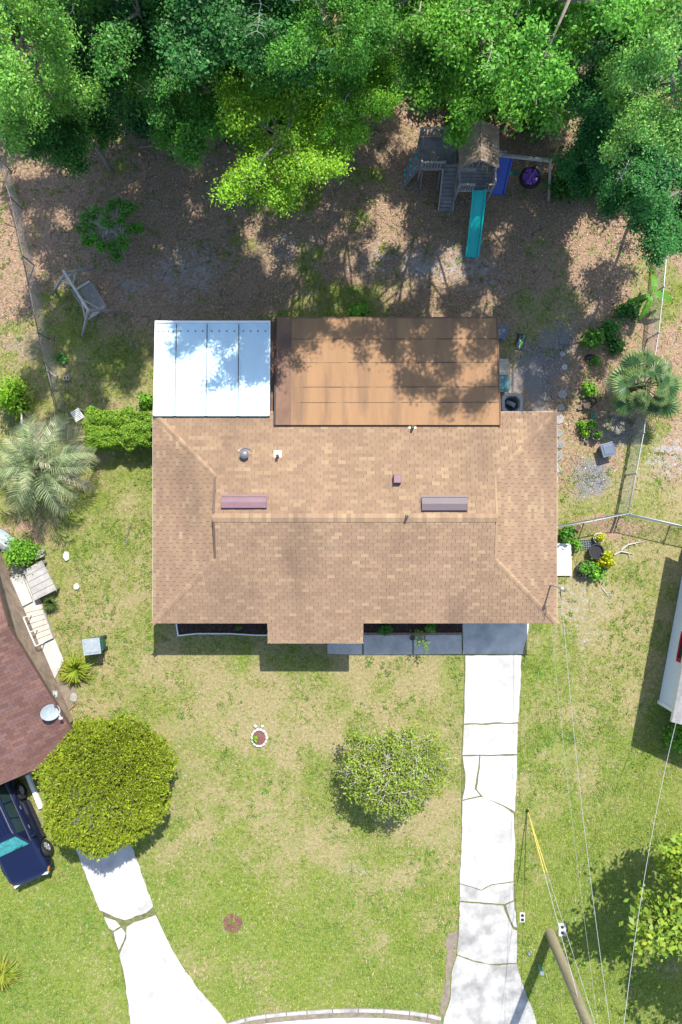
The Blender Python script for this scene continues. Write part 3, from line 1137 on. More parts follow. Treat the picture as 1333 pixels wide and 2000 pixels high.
mb.hexa([Vector((c.x - .17, c.y - .2, z + .05)), Vector((c.x + .15, c.y - .2, z + .05)), Vector((c.x + .15, c.y + .17, z - .10)), Vector((c.x - .17, c.y + .17, z - .10)),
         Vector((c.x - .15, c.y - .18, z + .30)), Vector((c.x + .13, c.y - .18, z + .30)), Vector((c.x + .13, c.y + .14, z + .26)), Vector((c.x - .15, c.y + .14, z + .26))])
mb.build('square_vent', M['mauve'], house, bevel=.02)
for (u, v) in ((543, 888), (806, 832), (795, 1006)):
    c = P(u, v, roof_z(P(u, v, 3.7).y))
    z = roof_z(c.y)
    mb = MB()
    mb.col(TONES[4]).prism([(c.x - .15, c.y - .11), (c.x + .15, c.y - .11), (c.x + .15, c.y + .17), (c.x - .15, c.y + .17)], lambda x, y: roof_z(y) - .01, lambda x, y: roof_z(y) + .028)
    fl = mb.build('pipe_flashing', M['cream'] if v < 1000 else M['shingle'], house)
    mb = MB()
    mb.lathe((c.x, c.y - .06, z), [(.09, 0), (.065, .10), (.052, .12), (.052, .34)], 14)
    smooth_angle(mb.build('vent_pipe', M['lead'], fl))
    mb = MB()
    mb.lathe((c.x, c.y - .06, z + .335), [(.04, 0), (.04, .008)], 12)
    mb.build('pipe_mouth', M['black'], fl)
c = P(475, 886, 3.6)
z = roof_z(c.y)
mb = MB()
mb.lathe((c.x, c.y, z), [(.10, -.05), (.10, .14), (.165, .17), (.175, .24), (.12, .29), (.05, .31)], 20)
tv = smooth_angle(mb.build('turbine_vent', M['lead'], house))
mb = MB()
for k in range(9):
    a0 = math.radians(25 + k * 130 / 9)
    a1 = math.radians(25 + (k + 1) * 130 / 9)
    p0 = (c.x + .30 * math.cos(a0), c.y + .02 + .26 * math.sin(a0), roof_z(c.y + .02 + .26 * math.sin(a0)) + .03)
    p1 = (c.x + .30 * math.cos(a1), c.y + .02 + .26 * math.sin(a1), roof_z(c.y + .02 + .26 * math.sin(a1)) + .03)
    mb.bar(p0, p1, .05, .03)
mb.build('vent_flashing', M['lead'], tv)
# service mast
mp = P(1075, 1142, 2.7)
mt_ = Vector((8.26, -3.97, 4.05))
mb = MB()
mb.tube([(mp.x + .02, mp.y, 2.4), (mp.x + .05, mp.y - .01, 4.0)], .032, 10)
mast = smooth_angle(mb.build('service_mast', M['steel'], house))
mtop = Vector((mp.x + .05, mp.y - .01, 4.0))
mb = MB()
mb.lathe(mtop, [(.05, -.06), (.075, 0), (.085, .08), (.06, .16), (.02, .19)], 14)
smooth_angle(mb.build('weatherhead', M['steel'], mast))
mb = MB()
for k, r_ in enumerate((.20, .27)):
    pts = [mtop + Vector((.02 + .02 * k, -r_ * (1 - math.cos(a)) * .8, -r_ * 1.2 * math.sin(a) + .05)) for a in np.linspace(0, math.pi, 9)]
    mb.tube(pts, .011, 5)
mb.build('drip_loop', M['black'], mast)
mb = MB()
mb.lathe((mp.x + .02, mp.y, 2.62), [(.10, 0), (.06, .10)], 12)
mb.build('mast_boot', M['terracotta'], mast)


# ------------------------------------------------------------------ neighbour houses
# red brown gable house on the left: rotated rectangle, eave at the drive side
def line_house():
    c0 = P(162, 1463, 2.55)                       # eave corner by the round tree
    ed = (P(65, 1505, 2.55) - P(162, 1463, 2.55))
    ed.z = 0
    ed.normalize()                                # along the eave, away from the corner
    up = (P(0, 1090, 2.55) - P(135, 1400, 2.55))
    up.z = 0
    up.normalize()                                # up the slope, along the rake
    up = (up - ed * up.dot(ed)).normalized()
    return c0, ed, up


nc, ned, nup = line_house()
NRUN, NP_ = 5.6, 0.30
ncs = 1 / math.sqrt(1 + NP_ ** 2)
nh = thing('neighbour_house', (nc.x - 4, nc.y + 3, 0), 'red brown shingled gable house with satellite dish beside the round clipped tree', 'house')
NLEN = 16.0
mb = MB()
q = []
for zoff in (0, -0.16):
    for (a, b, h) in ((0, 0, 0), (NLEN, 0, 0), (NLEN, NRUN, NRUN * NP_), (NLEN, 2 * NRUN, 0), (0, 2 * NRUN, 0), (0, NRUN, NRUN * NP_)):
        p = nc + ned * a + nup * b
        q.append((p.x, p.y, 2.54 + h + zoff))
mb.add(q, [(0, 5, 2, 1), (5, 4, 3, 2), (6, 7, 8, 11), (11, 8, 9, 10), (0, 6, 11, 5), (5, 11, 10, 4), (0, 1, 7, 6), (3, 4, 10, 9)])
nroof = mb.build('roof', M['brown_trim'], nh)
mb = MB()
RT = [(0.150, 0.080, 0.065), (0.135, 0.072, 0.060), (0.165, 0.090, 0.072), (0.15, 0.088, 0.078), (0.125, 0.066, 0.056)]
r2 = random.Random(9)
for pc in shingle_pieces(nc + ned * 9 + Vector((0, 0, 0.0)), -ned, nup * ncs + Vector((0, 0, NP_ * ncs)), lambda s: (0, 9), 0, NRUN / ncs, 0.14, 0.33, r2, RT, [1] * 5, thick=.016):
    mb.col(pc[2])
    mb.add(pc[1], SH_F)
for pc in shingle_pieces(nc + nup * 2 * NRUN, ned, -nup * ncs + Vector((0, 0, NP_ * ncs)), lambda s: (0, 9), 0, NRUN / ncs, 0.14, 0.33, r2, RT, [1] * 5, thick=.016):
    mb.col(pc[2])
    mb.add(pc[1], SH_F)
o = mb.build('shingles', M['red_shingle'], nroof)
o['kind'] = 'stuff'
mb = MB()
p0, p1 = nc + ned * .4 + nup * .5, nc + ned * NLEN + nup * .5
pp = [nc + ned * 1.0 + nup * .9, nc + ned * (NLEN - .4) + nup * .9, nc + ned * (NLEN - .4) + nup * (2 * NRUN - .5), nc + ned * 1.0 + nup * (2 * NRUN - .5)]
mb.prism([(p.x, p.y) for p in pp], 0, 2.42)
mb.build('wall', M['wood_brown'], nh)
mb = MB()
a_, b_, r_ = nc + ned * .01 + Vector((0, 0, -.10)), nc + ned * .01 + nup * 2 * NRUN + Vector((0, 0, -.10)), nc + ned * .01 + nup * NRUN + Vector((0, 0, NRUN * NP_ - .10))
o_ = -ned * .02
mb.bar(a_ + o_, r_ + o_, .03, .18, up=(0, 0, 1))
mb.bar(r_ + o_, b_ + o_, .03, .18, up=(0, 0, 1))
mb.build('rake_board', M['brown_trim'], nh)

# satellite dish fixed on that roof
dc = P(98, 1391, 3.25)
rzb = nc.z
t = thing('satellite_dish', P(108, 1362, 2.9), 'pale grey satellite dish on a bent mast on the red brown roof edge', 'satellite dish')
nrm = Vector((0.58, 0.10, 0.80)).normalized()
d_, s_, t_ = frame(nrm)
mb = MB()
secs = []
for (r, k) in ((0.02, -.02), (.36, .075), (.375, .078), (.36, .06), (.02, -.045)):
    pass
nseg = 28
ring = []
for (r, dep) in ((0.001, 0.0), (.12, .008), (.24, .032), (.34, .065), (.36, .07), (.36, .055), (.24, .012), (.12, -.012), (.001, -.02)):
    ring.append([dc + nrm * dep + s_ * (r * .86 * math.cos(2 * math.pi * k / nseg)) + t_ * (r * 1.05 * math.sin(2 * math.pi * k / nseg)) for k in range(nseg)])
mb.loft(ring)
smooth_angle(mb.build('reflector', M['bin_lid'], t), 50)
mb = MB()
foot = P(107, 1356, 2.75)
mb.tube([foot + Vector((0, 0, -.15)), foot + Vector((.02, -.02, .28)), dc + Vector((.0, .18, -.02)), dc - nrm * .03], .03, 8)
mb.box(foot + Vector((0, 0, -.06)), (.18, .24, .03))
mb.build('mast', M['steel'], t)
lnb = P(120, 1403, 3.35)
mb = MB()
mb.bar(P(111, 1384, 3.22), lnb, .035, .035)
mb.build('feed_arm', M['steel'], t)
mb = MB()
mb.tube([lnb + Vector((.03, 0, 0)), lnb + Vector((-.06, .02, .06))], .045, 10)
mb.build('feed_horn', M['white'], t)

# side platform, steps and rails of the left neighbour
def polyprism(px, z0, z1, h):
    return [tuple(P(u, v, h)[:2]) for u, v in px]


t = thing('plywood_platform', P(78, 1135), 'stained white painted plywood platform beside the red brown house', 'platform')
pxs = [(46, 1114), (82, 1094), (111, 1152), (68, 1173)]
A_, B_, C_, D_ = [P(u, v, .55) for u, v in pxs]
for k in range(5):
    f0, f1 = k / 5 + .006, (k + 1) / 5 - .006
    mb = MB()
    mb.prism([tuple(p[:2]) for p in (A_.lerp(D_, f0), B_.lerp(C_, f0), B_.lerp(C_, f1), A_.lerp(D_, f1))], .51, .55)
    mb.build('top_board', M['concrete_dirty'], t)
for p in (A_, B_, C_, D_):
    mid = (A_ + B_ + C_ + D_) / 4
    q_ = p.lerp(mid, .12)
    mb = MB()
    mb.box((q_.x, q_.y, .255), (.09, .09, .51))
    mb.build('leg', M['wood_grey'], t)
t = thing('stacked_boards', P(76, 1084), 'short stack of grey boards above the plywood platform', 'boards')
for k in range(4):
    a, b = P(66, 1082 + k * 3.4, .3), P(85, 1074 + k * 3.4, .3)
    mb = MB()
    mb.bar(a + Vector((0, 0, -.12 + .05 * (k % 2))), b + Vector((0, 0, -.12 + .05 * (k % 2))), .10, .05, up=(0, 0, 1))
    mb.build('plank', M['wood_grey'], t)
t = thing('board_ramp', P(75, 1225), 'sun bleached white board ramp along the red brown house', 'ramp')
A_, B_, C_, D_ = [P(u, v, .32) for u, v in ((46, 1187), (80, 1180), (101, 1248), (76, 1260))]
for k in range(7):
    f0, f1 = k / 7 + .006, (k + 1) / 7 - .006
    mb = MB()
    mb.prism([tuple(p[:2]) for p in (A_.lerp(D_, f0), B_.lerp(C_, f0), B_.lerp(C_, f1), A_.lerp(D_, f1))], .27 - .018 * k, .32 - .018 * k)
    mb.build('deck_board', M['wood_pale'], t)
mb = MB()
for p, q_ in ((A_, D_), (B_, C_)):
    mb.bar(p + Vector((0, 0, -.12)), q_ + Vector((0, 0, -.2)), .06, .14, up=(0, 0, 1))
mb.build('stringer', M['wood_grey'], t)
hp = [P(46, 1206, 1.1), P(58, 1235, 1.05), P(70, 1262, 1.0)]
mb = MB()
mb.tube(hp, .025, 6)
mb.build('handrail', M['white'], t)
for p in hp:
    mb = MB()
    mb.tube([(p.x + .02, p.y, .0), p], .022, 6)
    mb.build('rail_post', M['white'], t)
mb = MB()
mb.prism(W([(22, 1128), (44, 1116), (67, 1174), (41, 1187)]), 0, .17)
structure('side_step', mb, M['concrete'], 'white concrete step pad between plywood platform and red brown house', bevel=.015)
# canoe
t = thing('canoe', P(8, 1056), 'upturned white canoe under leaves behind the red brown house', 'canoe')
mb = MB()
secs = []
a, b = P(-30, 1030, .3), P(33, 1082, .3)
ax = (b - a)
ax.z = 0
sd = Vector((-ax.y, ax.x, 0)).normalized()
for f in np.linspace(0, 1, 13):
    w = .40 * math.sin(math.pi * min(max(f, .015), .985)) ** .55
    h = .36 * math.sin(math.pi * min(max(f, .015), .985)) ** .35
    c = a.lerp(b, f)
    secs.append([Vector((c.x, c.y, .04)) + sd * (w * math.cos(th)) + Vector((0, 0, h * math.sin(th))) for th in np.linspace(0, math.pi, 11)])
mb.loft(secs)
mb.build('hull', M['bin_lid'], t, smooth=True)
mb = MB()
mb.tube([s[5] + Vector((0, 0, .012)) for s in secs], .02, 6)
mb.build('keel', M['white'], t)

# clutter by the dish corner
mb = MB()
pts_ = [P(110, 1332), P(126, 1322), P(148, 1345), P(154, 1362), P(140, 1385), P(128, 1388)]
mb.prism([tuple(p[:2]) for p in pts_], -.02, .03)
structure('bare_corner', mb, M['mud'], 'bare soil corner under the dish')
t = thing('bent_metal_rod', P(140, 1378), 'bent rusty rod lying on bare soil below the satellite dish', 'rod')
mb = MB()
mb.tube([P(134, 1388, .06), P(142, 1380, .1), P(154, 1370, .06), P(149, 1390, .06)], .022, 6)
mb.build('rod', M['terracotta'], t)

# right neighbour: white siding, grey roof
rb0 = Vector((13.70, -8.17, 0))
rdir = (P(1333, 1120) - P(1287, 1370))
rdir.z = 0
rdir.normalize()
rout = Vector((rdir.y, -rdir.x, 0))              # away from the lawn, into the house
rh = thing('neighbour_house', rb0 + rout * 3 + rdir * 4, 'white sided house with red framed window and grey roof at the lawn edge', 'house')
RL, RW = 8.0, 7.0
mb = MB()
pp = [rb0 + rout * .03, rb0 + rout * RW, rb0 + rout * RW + rdir * RL, rb0 + rout * .03 + rdir * RL]
mb.prism([(p.x, p.y) for p in pp], 0, 2.5)
mb.build('wall', M['siding'], rh)
for k in range(15):                               # lap siding boards on the lawn side and the near end
    z0 = .05 + k * .162
    mb = MB()
    a, b = rb0 - rout * .012, rb0 - rout * .012 + rdir * RL
    t0, t1 = Vector((0, 0, z0)), Vector((0, 0, z0 + .165))
    mb.add([a + t0 - rout * .014, b + t0 - rout * .014, b + t1 + rout * .004, a + t1 + rout * .004, a + t0 + rout * .03, b + t0 + rout * .03], [(0, 3, 2, 1), (0, 1, 5, 4)])
    mb.build('siding_board', M['siding'], rh)
mb = MB()
mb.box(rb0 + Vector((0, 0, 1.25)) - rdir * .01, (.14, .14, 2.5), rz=math.atan2(rdir.y, rdir.x))
mb.build('corner_trim', M['white'], rh)
mb = MB()
mb.box(rb0 - rdir * .035 + rout * .42 + Vector((0, 0, .7)), (.02, .6, .9), rz=math.atan2(rdir.y, rdir.x))
mb.build('end_panel', M['terracotta'], rh)
# window: red frame
wc = rb0 + rdir * 2.6 + Vector((0, 0, 1.62))
ang = math.atan2(rdir.y, rdir.x)
mb = MB()
for s in (-1, 1):
    mb.box(wc + rdir * (s * .55) - rout * .05, (.16, .06, 1.25), rz=ang)
    mb.box(wc + Vector((0, 0, s * .58)) - rout * .05, (.94, .06, .12), rz=ang)
wf = mb.build('window', M['red'], rh)
mb = MB()
mb.box(wc - rout * .03, (.94, .03, 1.04), rz=ang)
mb.build('pane', M['glass'], wf)
ec = Vector((13.10, -8.32, 2.6))
mb = MB()
q = []
RP = .33
for zoff in (0, -.15):
    for (a, b, h) in ((0, 0, 0), (8.2, 0, 0), (8.2, 4.1, 4.1 * RP), (8.2, 8.2, 0), (0, 8.2, 0), (0, 4.1, 4.1 * RP)):
        p = ec + rdir * a + rout * b
        q.append((p.x, p.y, 2.59 + h + zoff))
mb.add(q, [(0, 1, 2, 5), (5, 2, 3, 4), (6, 11, 8, 7), (11, 10, 9, 8), (0, 5, 11, 6), (5, 4, 10, 11), (0, 6, 7, 1), (3, 9, 10, 4), (1, 7, 8, 2), (2, 8, 9, 3)])
rroof = mb.build('roof', M['trim'], rh)
mb = MB()
GT = [(.22, .215, .21), (.25, .245, .24), (.20, .195, .195)]
rcs = 1 / math.sqrt(1 + RP * RP)
for pc in shingle_pieces(ec + rdir * 8.2, -rdir, rout * rcs + Vector((0, 0, RP * rcs)), lambda s: (0, 8.2), 0, 4.1 / rcs, .14, .33, r2, GT, [1] * 3):
    mb.col(pc[2])
    mb.add(pc[1], SH_F)
o = mb.build('shingles', M['grey_shingle'], rroof)
o['kind'] = 'stuff'

# ------------------------------------------------------------------ leaves and trees
def leaf_arrays(C, Nn, L, Wd, cols, r, fold=0.18):
    n = len(C)
    Nn = Nn / (np.linalg.norm(Nn, axis=1, keepdims=True) + 1e-9)
    T = r.normal(size=(n, 3))
    T -= Nn * (T * Nn).sum(1, keepdims=True)
    T /= np.linalg.norm(T, axis=1, keepdims=True) + 1e-9
    B = np.cross(Nn, T)
    L = np.broadcast_to(np.asarray(L, float), (n,))[:, None]
    Wd = np.broadcast_to(np.asarray(Wd, float), (n,))[:, None]
    V = np.empty((n, 4, 3))
    V[:, 0] = C - T * L / 2
    V[:, 1] = C + B * Wd / 2 + Nn * Wd * fold
    V[:, 2] = C + T * L / 2
    V[:, 3] = C - B * Wd / 2 + Nn * Wd * fold
    F = np.arange(4 * n).reshape(n, 4)
    return V.reshape(-1, 3), F, np.repeat(cols, 4, axis=0)


def leafcols(n, base, r, var=0.22, hue=0.12):
    b = np.asarray(base)
    c = b[None, :] * (1 + r.uniform(-var, var, (n, 1)))
    c[:, 0] *= 1 + r.uniform(-hue, hue * 1.8, n)
    return np.clip(c, 0.004, 0.9)


def tree_meshes(seed, R=2.6, Rz=3.0, zc=11.0, lean=3.0, limbs=13, subs=5, clumps=3, leaves=95, base=(.07, .15, .03), size=.14, trunk_r=.15, dead=4, clump_r=.33, skirt=22):
    r = np.random.default_rng(seed)
    rr = random.Random(seed)
    tb = MB()
    cc = Vector((0, -lean, zc))
    top = Vector((0, -lean * .9, zc + Rz * .55))
    pts = []
    for k in range(9):
        f = k / 8
        p = Vector((0, 0, 0)).lerp(top, f)
        p.y = -lean * f ** 1.4 * .95
        p += Vector((rr.uniform(-.12, .12), rr.uniform(-.12, .12), 0)) * (1 if 0 < k else 0)
        pts.append(p)
    tb.tube(pts, [trunk_r * .75 * (1 - .8 * k / 8) * (1.35 if k == 0 else 1) for k in range(9)], 7)
    CL = []
    for i in range(limbs):
        f = .50 + .48 * i / limbs
        k = f * 8
        p0 = pts[int(k)].lerp(pts[min(int(k) + 1, 8)], k - int(k))
        az_ = i * 2.4 + rr.uniform(-.4, .4)
        zt = rr.uniform(-.75, .95)
        zt = zt * .6 + .4 * (2 * (i / limbs) - 1)
        rad = math.sqrt(max(0.05, 1 - zt * zt)) * rr.uniform(.78, 1.08)
        p2 = cc + Vector((R * rad * math.cos(az_), R * rad * math.sin(az_), Rz * zt))
        p1 = p0.lerp(p2, .5) + Vector((0, 0, rr.uniform(-.1, .5)))
        tb.tube([p0, p1, p2], [.065, .04, .012], 5)
        for j in range(subs):
            g = rr.uniform(.35, 1.0)
            q0 = p0.lerp(p1, g * 2) if g < .5 else p1.lerp(p2, g * 2 - 1)
            dirv = (p2 - p0).normalized() + Vector((rr.gauss(0, .75), rr.gauss(0, .75), rr.gauss(.08, .35)))
            ln = rr.uniform(.5, 1.15) * R / 2.6
            q1 = q0 + dirv.normalized() * ln
            tb.tube([q0, q0.lerp(q1, .5) + Vector((0, 0, .06)), q1], [.022, .014, .006], 3)
            for m_ in range(clumps):
                CL.append(q0.lerp(q1, .35 + .75 * (m_ + rr.random() * .6) / clumps) + Vector((rr.gauss(0, .12), rr.gauss(0, .12), rr.gauss(0, .08))))
    for i in range(skirt):
        f = rr.uniform(.22, .62)
        k = f * 8
        p0 = pts[int(k)].lerp(pts[min(int(k) + 1, 8)], k - int(k))
        a2 = rr.uniform(0, 6.28)
        ln = rr.uniform(.3, 1.5)
        q1 = p0 + Vector((math.cos(a2) * ln, math.sin(a2) * ln, rr.uniform(-.2, .5)))
        tb.tube([p0, q1], [.016, .005], 3)
        CL.append(q1)
        CL.append(p0.lerp(q1, .6))
    CL = np.array([tuple(c) for c in CL])
    nC = len(CL)
    per = r.integers(int(leaves * .55), int(leaves * 1.45), nC)
    idc = np.repeat(np.arange(nC), per)
    n = len(idc)
    off = r.normal(size=(n, 3)) * np.array([clump_r, clump_r, clump_r * .52]) * r.uniform(.5, 1.0, (n, 1))
    C = CL[idc] + off
    Nn = r.normal(size=(n, 3)) * .55 + np.array([0, 0, .9]) + off * .5
    tone = r.uniform(.78, 1.22, nC)[idc][:, None]
    cols = leafcols(n, base, r) * tone
    yel = r.random(n) < .03
    cols[yel] = cols[yel] * np.array([2.0, 1.4, 1.0])
    sz = size * r.uniform(.55, 1.5, n) * r.uniform(.85, 1.2, nC)[idc]
    V, F, c4 = leaf_arrays(C, Nn, sz, sz * .55, cols, r)
    crown = fastmesh('crown', V, F, c4)
    trunk = tb.mesh('trunk')
    twig = []
    for i in range(dead):
        db = MB()
        az_ = rr.uniform(0, 6.28)
        p0 = cc + Vector((R * .45 * math.cos(az_), R * .45 * math.sin(az_), Rz * rr.uniform(.35, .75)))
        d0 = Vector((math.cos(az_), math.sin(az_), .25))
        spine = [p0 - d0 * .5]
        for j in range(6):
            d0 = (d0 + Vector((rr.gauss(0, .28), rr.gauss(0, .28), rr.gauss(0, .12)))).normalized()
            spine.append(spine[-1] + d0 * rr.uniform(.18, .34))
        db.tube(spine, [.022 * (1 - .8 * j / 6) for j in range(7)], 4)
        for j in range(2, 7):
            for sg in (-1, 1):
                d1 = (d0 * .5 + Vector((-d0.y, d0.x, .1)) * sg + Vector((rr.gauss(0, .3), rr.gauss(0, .3), rr.gauss(.1, .2)))).normalized()
                m1 = spine[j] + d1 * rr.uniform(.15, .3)
                e1 = m1 + (d1 + d0 * .6).normalized() * rr.uniform(.12, .3)
                db.tube([spine[j], m1, e1], [.009, .006, .003], 3)
        twig.append(db.mesh('dead_branch'))
    return trunk, crown, twig


TBASE = ((.080, .245, .032), (.072, .222, .035), (.094, .255, .029), (.076, .236, .040))
LEANS = [3.0, 3.0, 3.0, 3.0, 3.0, 3.0, 5.0, 5.0]
TV = [tree_meshes(100 + k, leaves=165 + 20 * (k % 2), base=TBASE[k % 4], size=.105 + .010 * (k % 3), dead=1 + k % 2) for k in range(5)]
TV.append(tree_meshes(115, Rz=1.5, leaves=150, base=TBASE[2], size=.105, dead=1, clump_r=.30))
TV.append(tree_meshes(116, lean=5.0, leaves=170, base=TBASE[0], size=.125, dead=1))
TV.append(tree_meshes(117, lean=5.0, leaves=170, base=TBASE[3], size=.115, dead=1))


def place_tree(u, v, zc, R, var, mat, label, rot=0.0, group=None, name='broadleaf_tree'):
    c = P(u, v, zc)
    sxy, sz = R / 2.6, zc / 11.0
    base = Vector((c.x, c.y, 0)) - Matrix.Rotation(rot, 3, 'Z') @ Vector((0, -LEANS[var] * sxy, 0))
    t = thing(name, (base.x, base.y, 0), label, 'tree', group)
    t.rotation_euler.z = rot
    t.scale = (sxy, sxy, sz)
    tr, cr, tw = TV[var]
    link('trunk', tr, M['bark'], t)
    link('crown', cr, M[mat], t)
    for m_ in tw:
        link('dead_branch', m_, M['dead_twig'], t)
    return t


WG = 'trees of the wood behind the yard'
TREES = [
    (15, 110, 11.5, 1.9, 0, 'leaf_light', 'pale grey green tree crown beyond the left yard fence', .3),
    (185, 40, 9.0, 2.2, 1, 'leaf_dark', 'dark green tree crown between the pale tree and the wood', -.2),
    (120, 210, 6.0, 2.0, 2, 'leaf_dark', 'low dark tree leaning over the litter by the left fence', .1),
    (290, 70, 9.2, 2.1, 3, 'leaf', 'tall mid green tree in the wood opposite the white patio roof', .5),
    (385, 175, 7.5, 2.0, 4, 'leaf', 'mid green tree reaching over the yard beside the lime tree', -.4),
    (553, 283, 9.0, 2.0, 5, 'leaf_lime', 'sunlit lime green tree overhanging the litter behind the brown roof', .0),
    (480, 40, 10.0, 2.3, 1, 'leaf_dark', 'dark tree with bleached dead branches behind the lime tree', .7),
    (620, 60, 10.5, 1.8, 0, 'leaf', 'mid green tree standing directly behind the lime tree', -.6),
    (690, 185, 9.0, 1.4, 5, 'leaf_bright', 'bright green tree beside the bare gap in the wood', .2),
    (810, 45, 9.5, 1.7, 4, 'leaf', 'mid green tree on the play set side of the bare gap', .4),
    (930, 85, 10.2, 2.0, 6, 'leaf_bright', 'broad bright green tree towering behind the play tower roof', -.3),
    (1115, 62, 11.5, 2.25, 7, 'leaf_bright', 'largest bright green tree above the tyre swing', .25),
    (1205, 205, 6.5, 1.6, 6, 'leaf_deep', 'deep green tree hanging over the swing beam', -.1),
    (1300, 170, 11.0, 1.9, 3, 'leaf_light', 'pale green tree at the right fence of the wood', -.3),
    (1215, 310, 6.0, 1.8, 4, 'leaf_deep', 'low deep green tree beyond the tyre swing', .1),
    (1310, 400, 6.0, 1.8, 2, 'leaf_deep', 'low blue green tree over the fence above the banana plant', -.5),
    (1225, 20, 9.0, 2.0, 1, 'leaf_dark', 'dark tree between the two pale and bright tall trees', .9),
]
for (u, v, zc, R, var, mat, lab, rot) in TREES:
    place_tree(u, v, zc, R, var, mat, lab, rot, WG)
rr = random.Random(77)
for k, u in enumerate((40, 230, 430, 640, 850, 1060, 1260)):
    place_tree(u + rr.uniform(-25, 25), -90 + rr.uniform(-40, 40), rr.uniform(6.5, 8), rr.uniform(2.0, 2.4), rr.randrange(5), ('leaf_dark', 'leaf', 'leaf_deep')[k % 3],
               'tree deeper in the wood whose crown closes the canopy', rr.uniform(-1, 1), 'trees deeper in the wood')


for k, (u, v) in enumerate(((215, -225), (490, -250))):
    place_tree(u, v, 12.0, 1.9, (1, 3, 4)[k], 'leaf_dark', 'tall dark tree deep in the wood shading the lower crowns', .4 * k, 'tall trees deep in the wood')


def bush_mesh(seed, n=2600, base=(.10, .26, .032), size=.13, flat=.75, lumps=14, spread=.23):
    r = np.random.default_rng(seed)
    ctr = r.normal(size=(lumps, 3))
    ctr /= np.linalg.norm(ctr, axis=1, keepdims=True)
    ctr[:, 2] = np.abs(ctr[:, 2]) * .9
    ctr *= r.uniform(.35, .8, (lumps, 1))
    ctr[:, 2] *= flat
    ctr[:, 2] += .35
    k = r.integers(0, lumps, n)
    off = r.normal(size=(n, 3)) * spread
    C = ctr[k] + off
    C[:, 2] = np.clip(C[:, 2], .05, None)
    Nn = r.normal(size=(n, 3)) * .6 + off * 1.5 + np.array([0, 0, .8])
    cols = leafcols(n, base, r) * r.uniform(.8, 1.2, lumps)[k][:, None]
    sz = size * r.uniform(.7, 1.3, n)
    V, F, c4 = leaf_arrays(C, Nn, sz, sz * .55, cols, r)
    me = fastmesh('foliage', V, F, c4)
    b = MB()
    q = random.Random(seed)
    for c in ctr:
        b.tube([(q.uniform(-.05, .05), q.uniform(-.05, .05), 0), (c[0] * .5, c[1] * .5, c[2] * .45), tuple(c)], [.03, .02, .006], 4)
    return me, b.mesh('stems')


BV = [bush_mesh(300 + k) for k in range(3)]
BS = [bush_mesh(320 + k, n=260, size=.40, lumps=9, spread=.30, base=(.095, .26, .03)) for k in range(4)]


def bush(name, p, R, H, var, mat, label, cat='shrub', group=None, rot=0.0, parts=None):
    t = thing(name, (p[0], p[1], 0), label, cat, group)
    t.scale = (R, R, H)
    t.rotation_euler.z = rot
    f, s = parts or BV[var]
    link('foliage', f, M[mat], t)
    link('stems', s, M['bark'], t)
    return t


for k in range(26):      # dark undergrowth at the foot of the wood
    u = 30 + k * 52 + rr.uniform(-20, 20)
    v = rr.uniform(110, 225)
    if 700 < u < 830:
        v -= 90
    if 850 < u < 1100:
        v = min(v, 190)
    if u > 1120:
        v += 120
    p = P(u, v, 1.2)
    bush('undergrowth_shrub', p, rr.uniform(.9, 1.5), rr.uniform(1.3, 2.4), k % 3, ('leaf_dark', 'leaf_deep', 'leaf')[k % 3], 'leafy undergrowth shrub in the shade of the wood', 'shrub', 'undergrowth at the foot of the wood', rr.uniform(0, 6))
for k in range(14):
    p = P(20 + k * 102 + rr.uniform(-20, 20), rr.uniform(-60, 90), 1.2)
    bush('undergrowth_shrub', p, rr.uniform(1.1, 1.6), rr.uniform(1.3, 2.4), k % 3, 'leaf_dark', 'leafy undergrowth shrub in the shade of the wood', 'shrub', 'undergrowth at the foot of the wood', rr.uniform(0, 6))


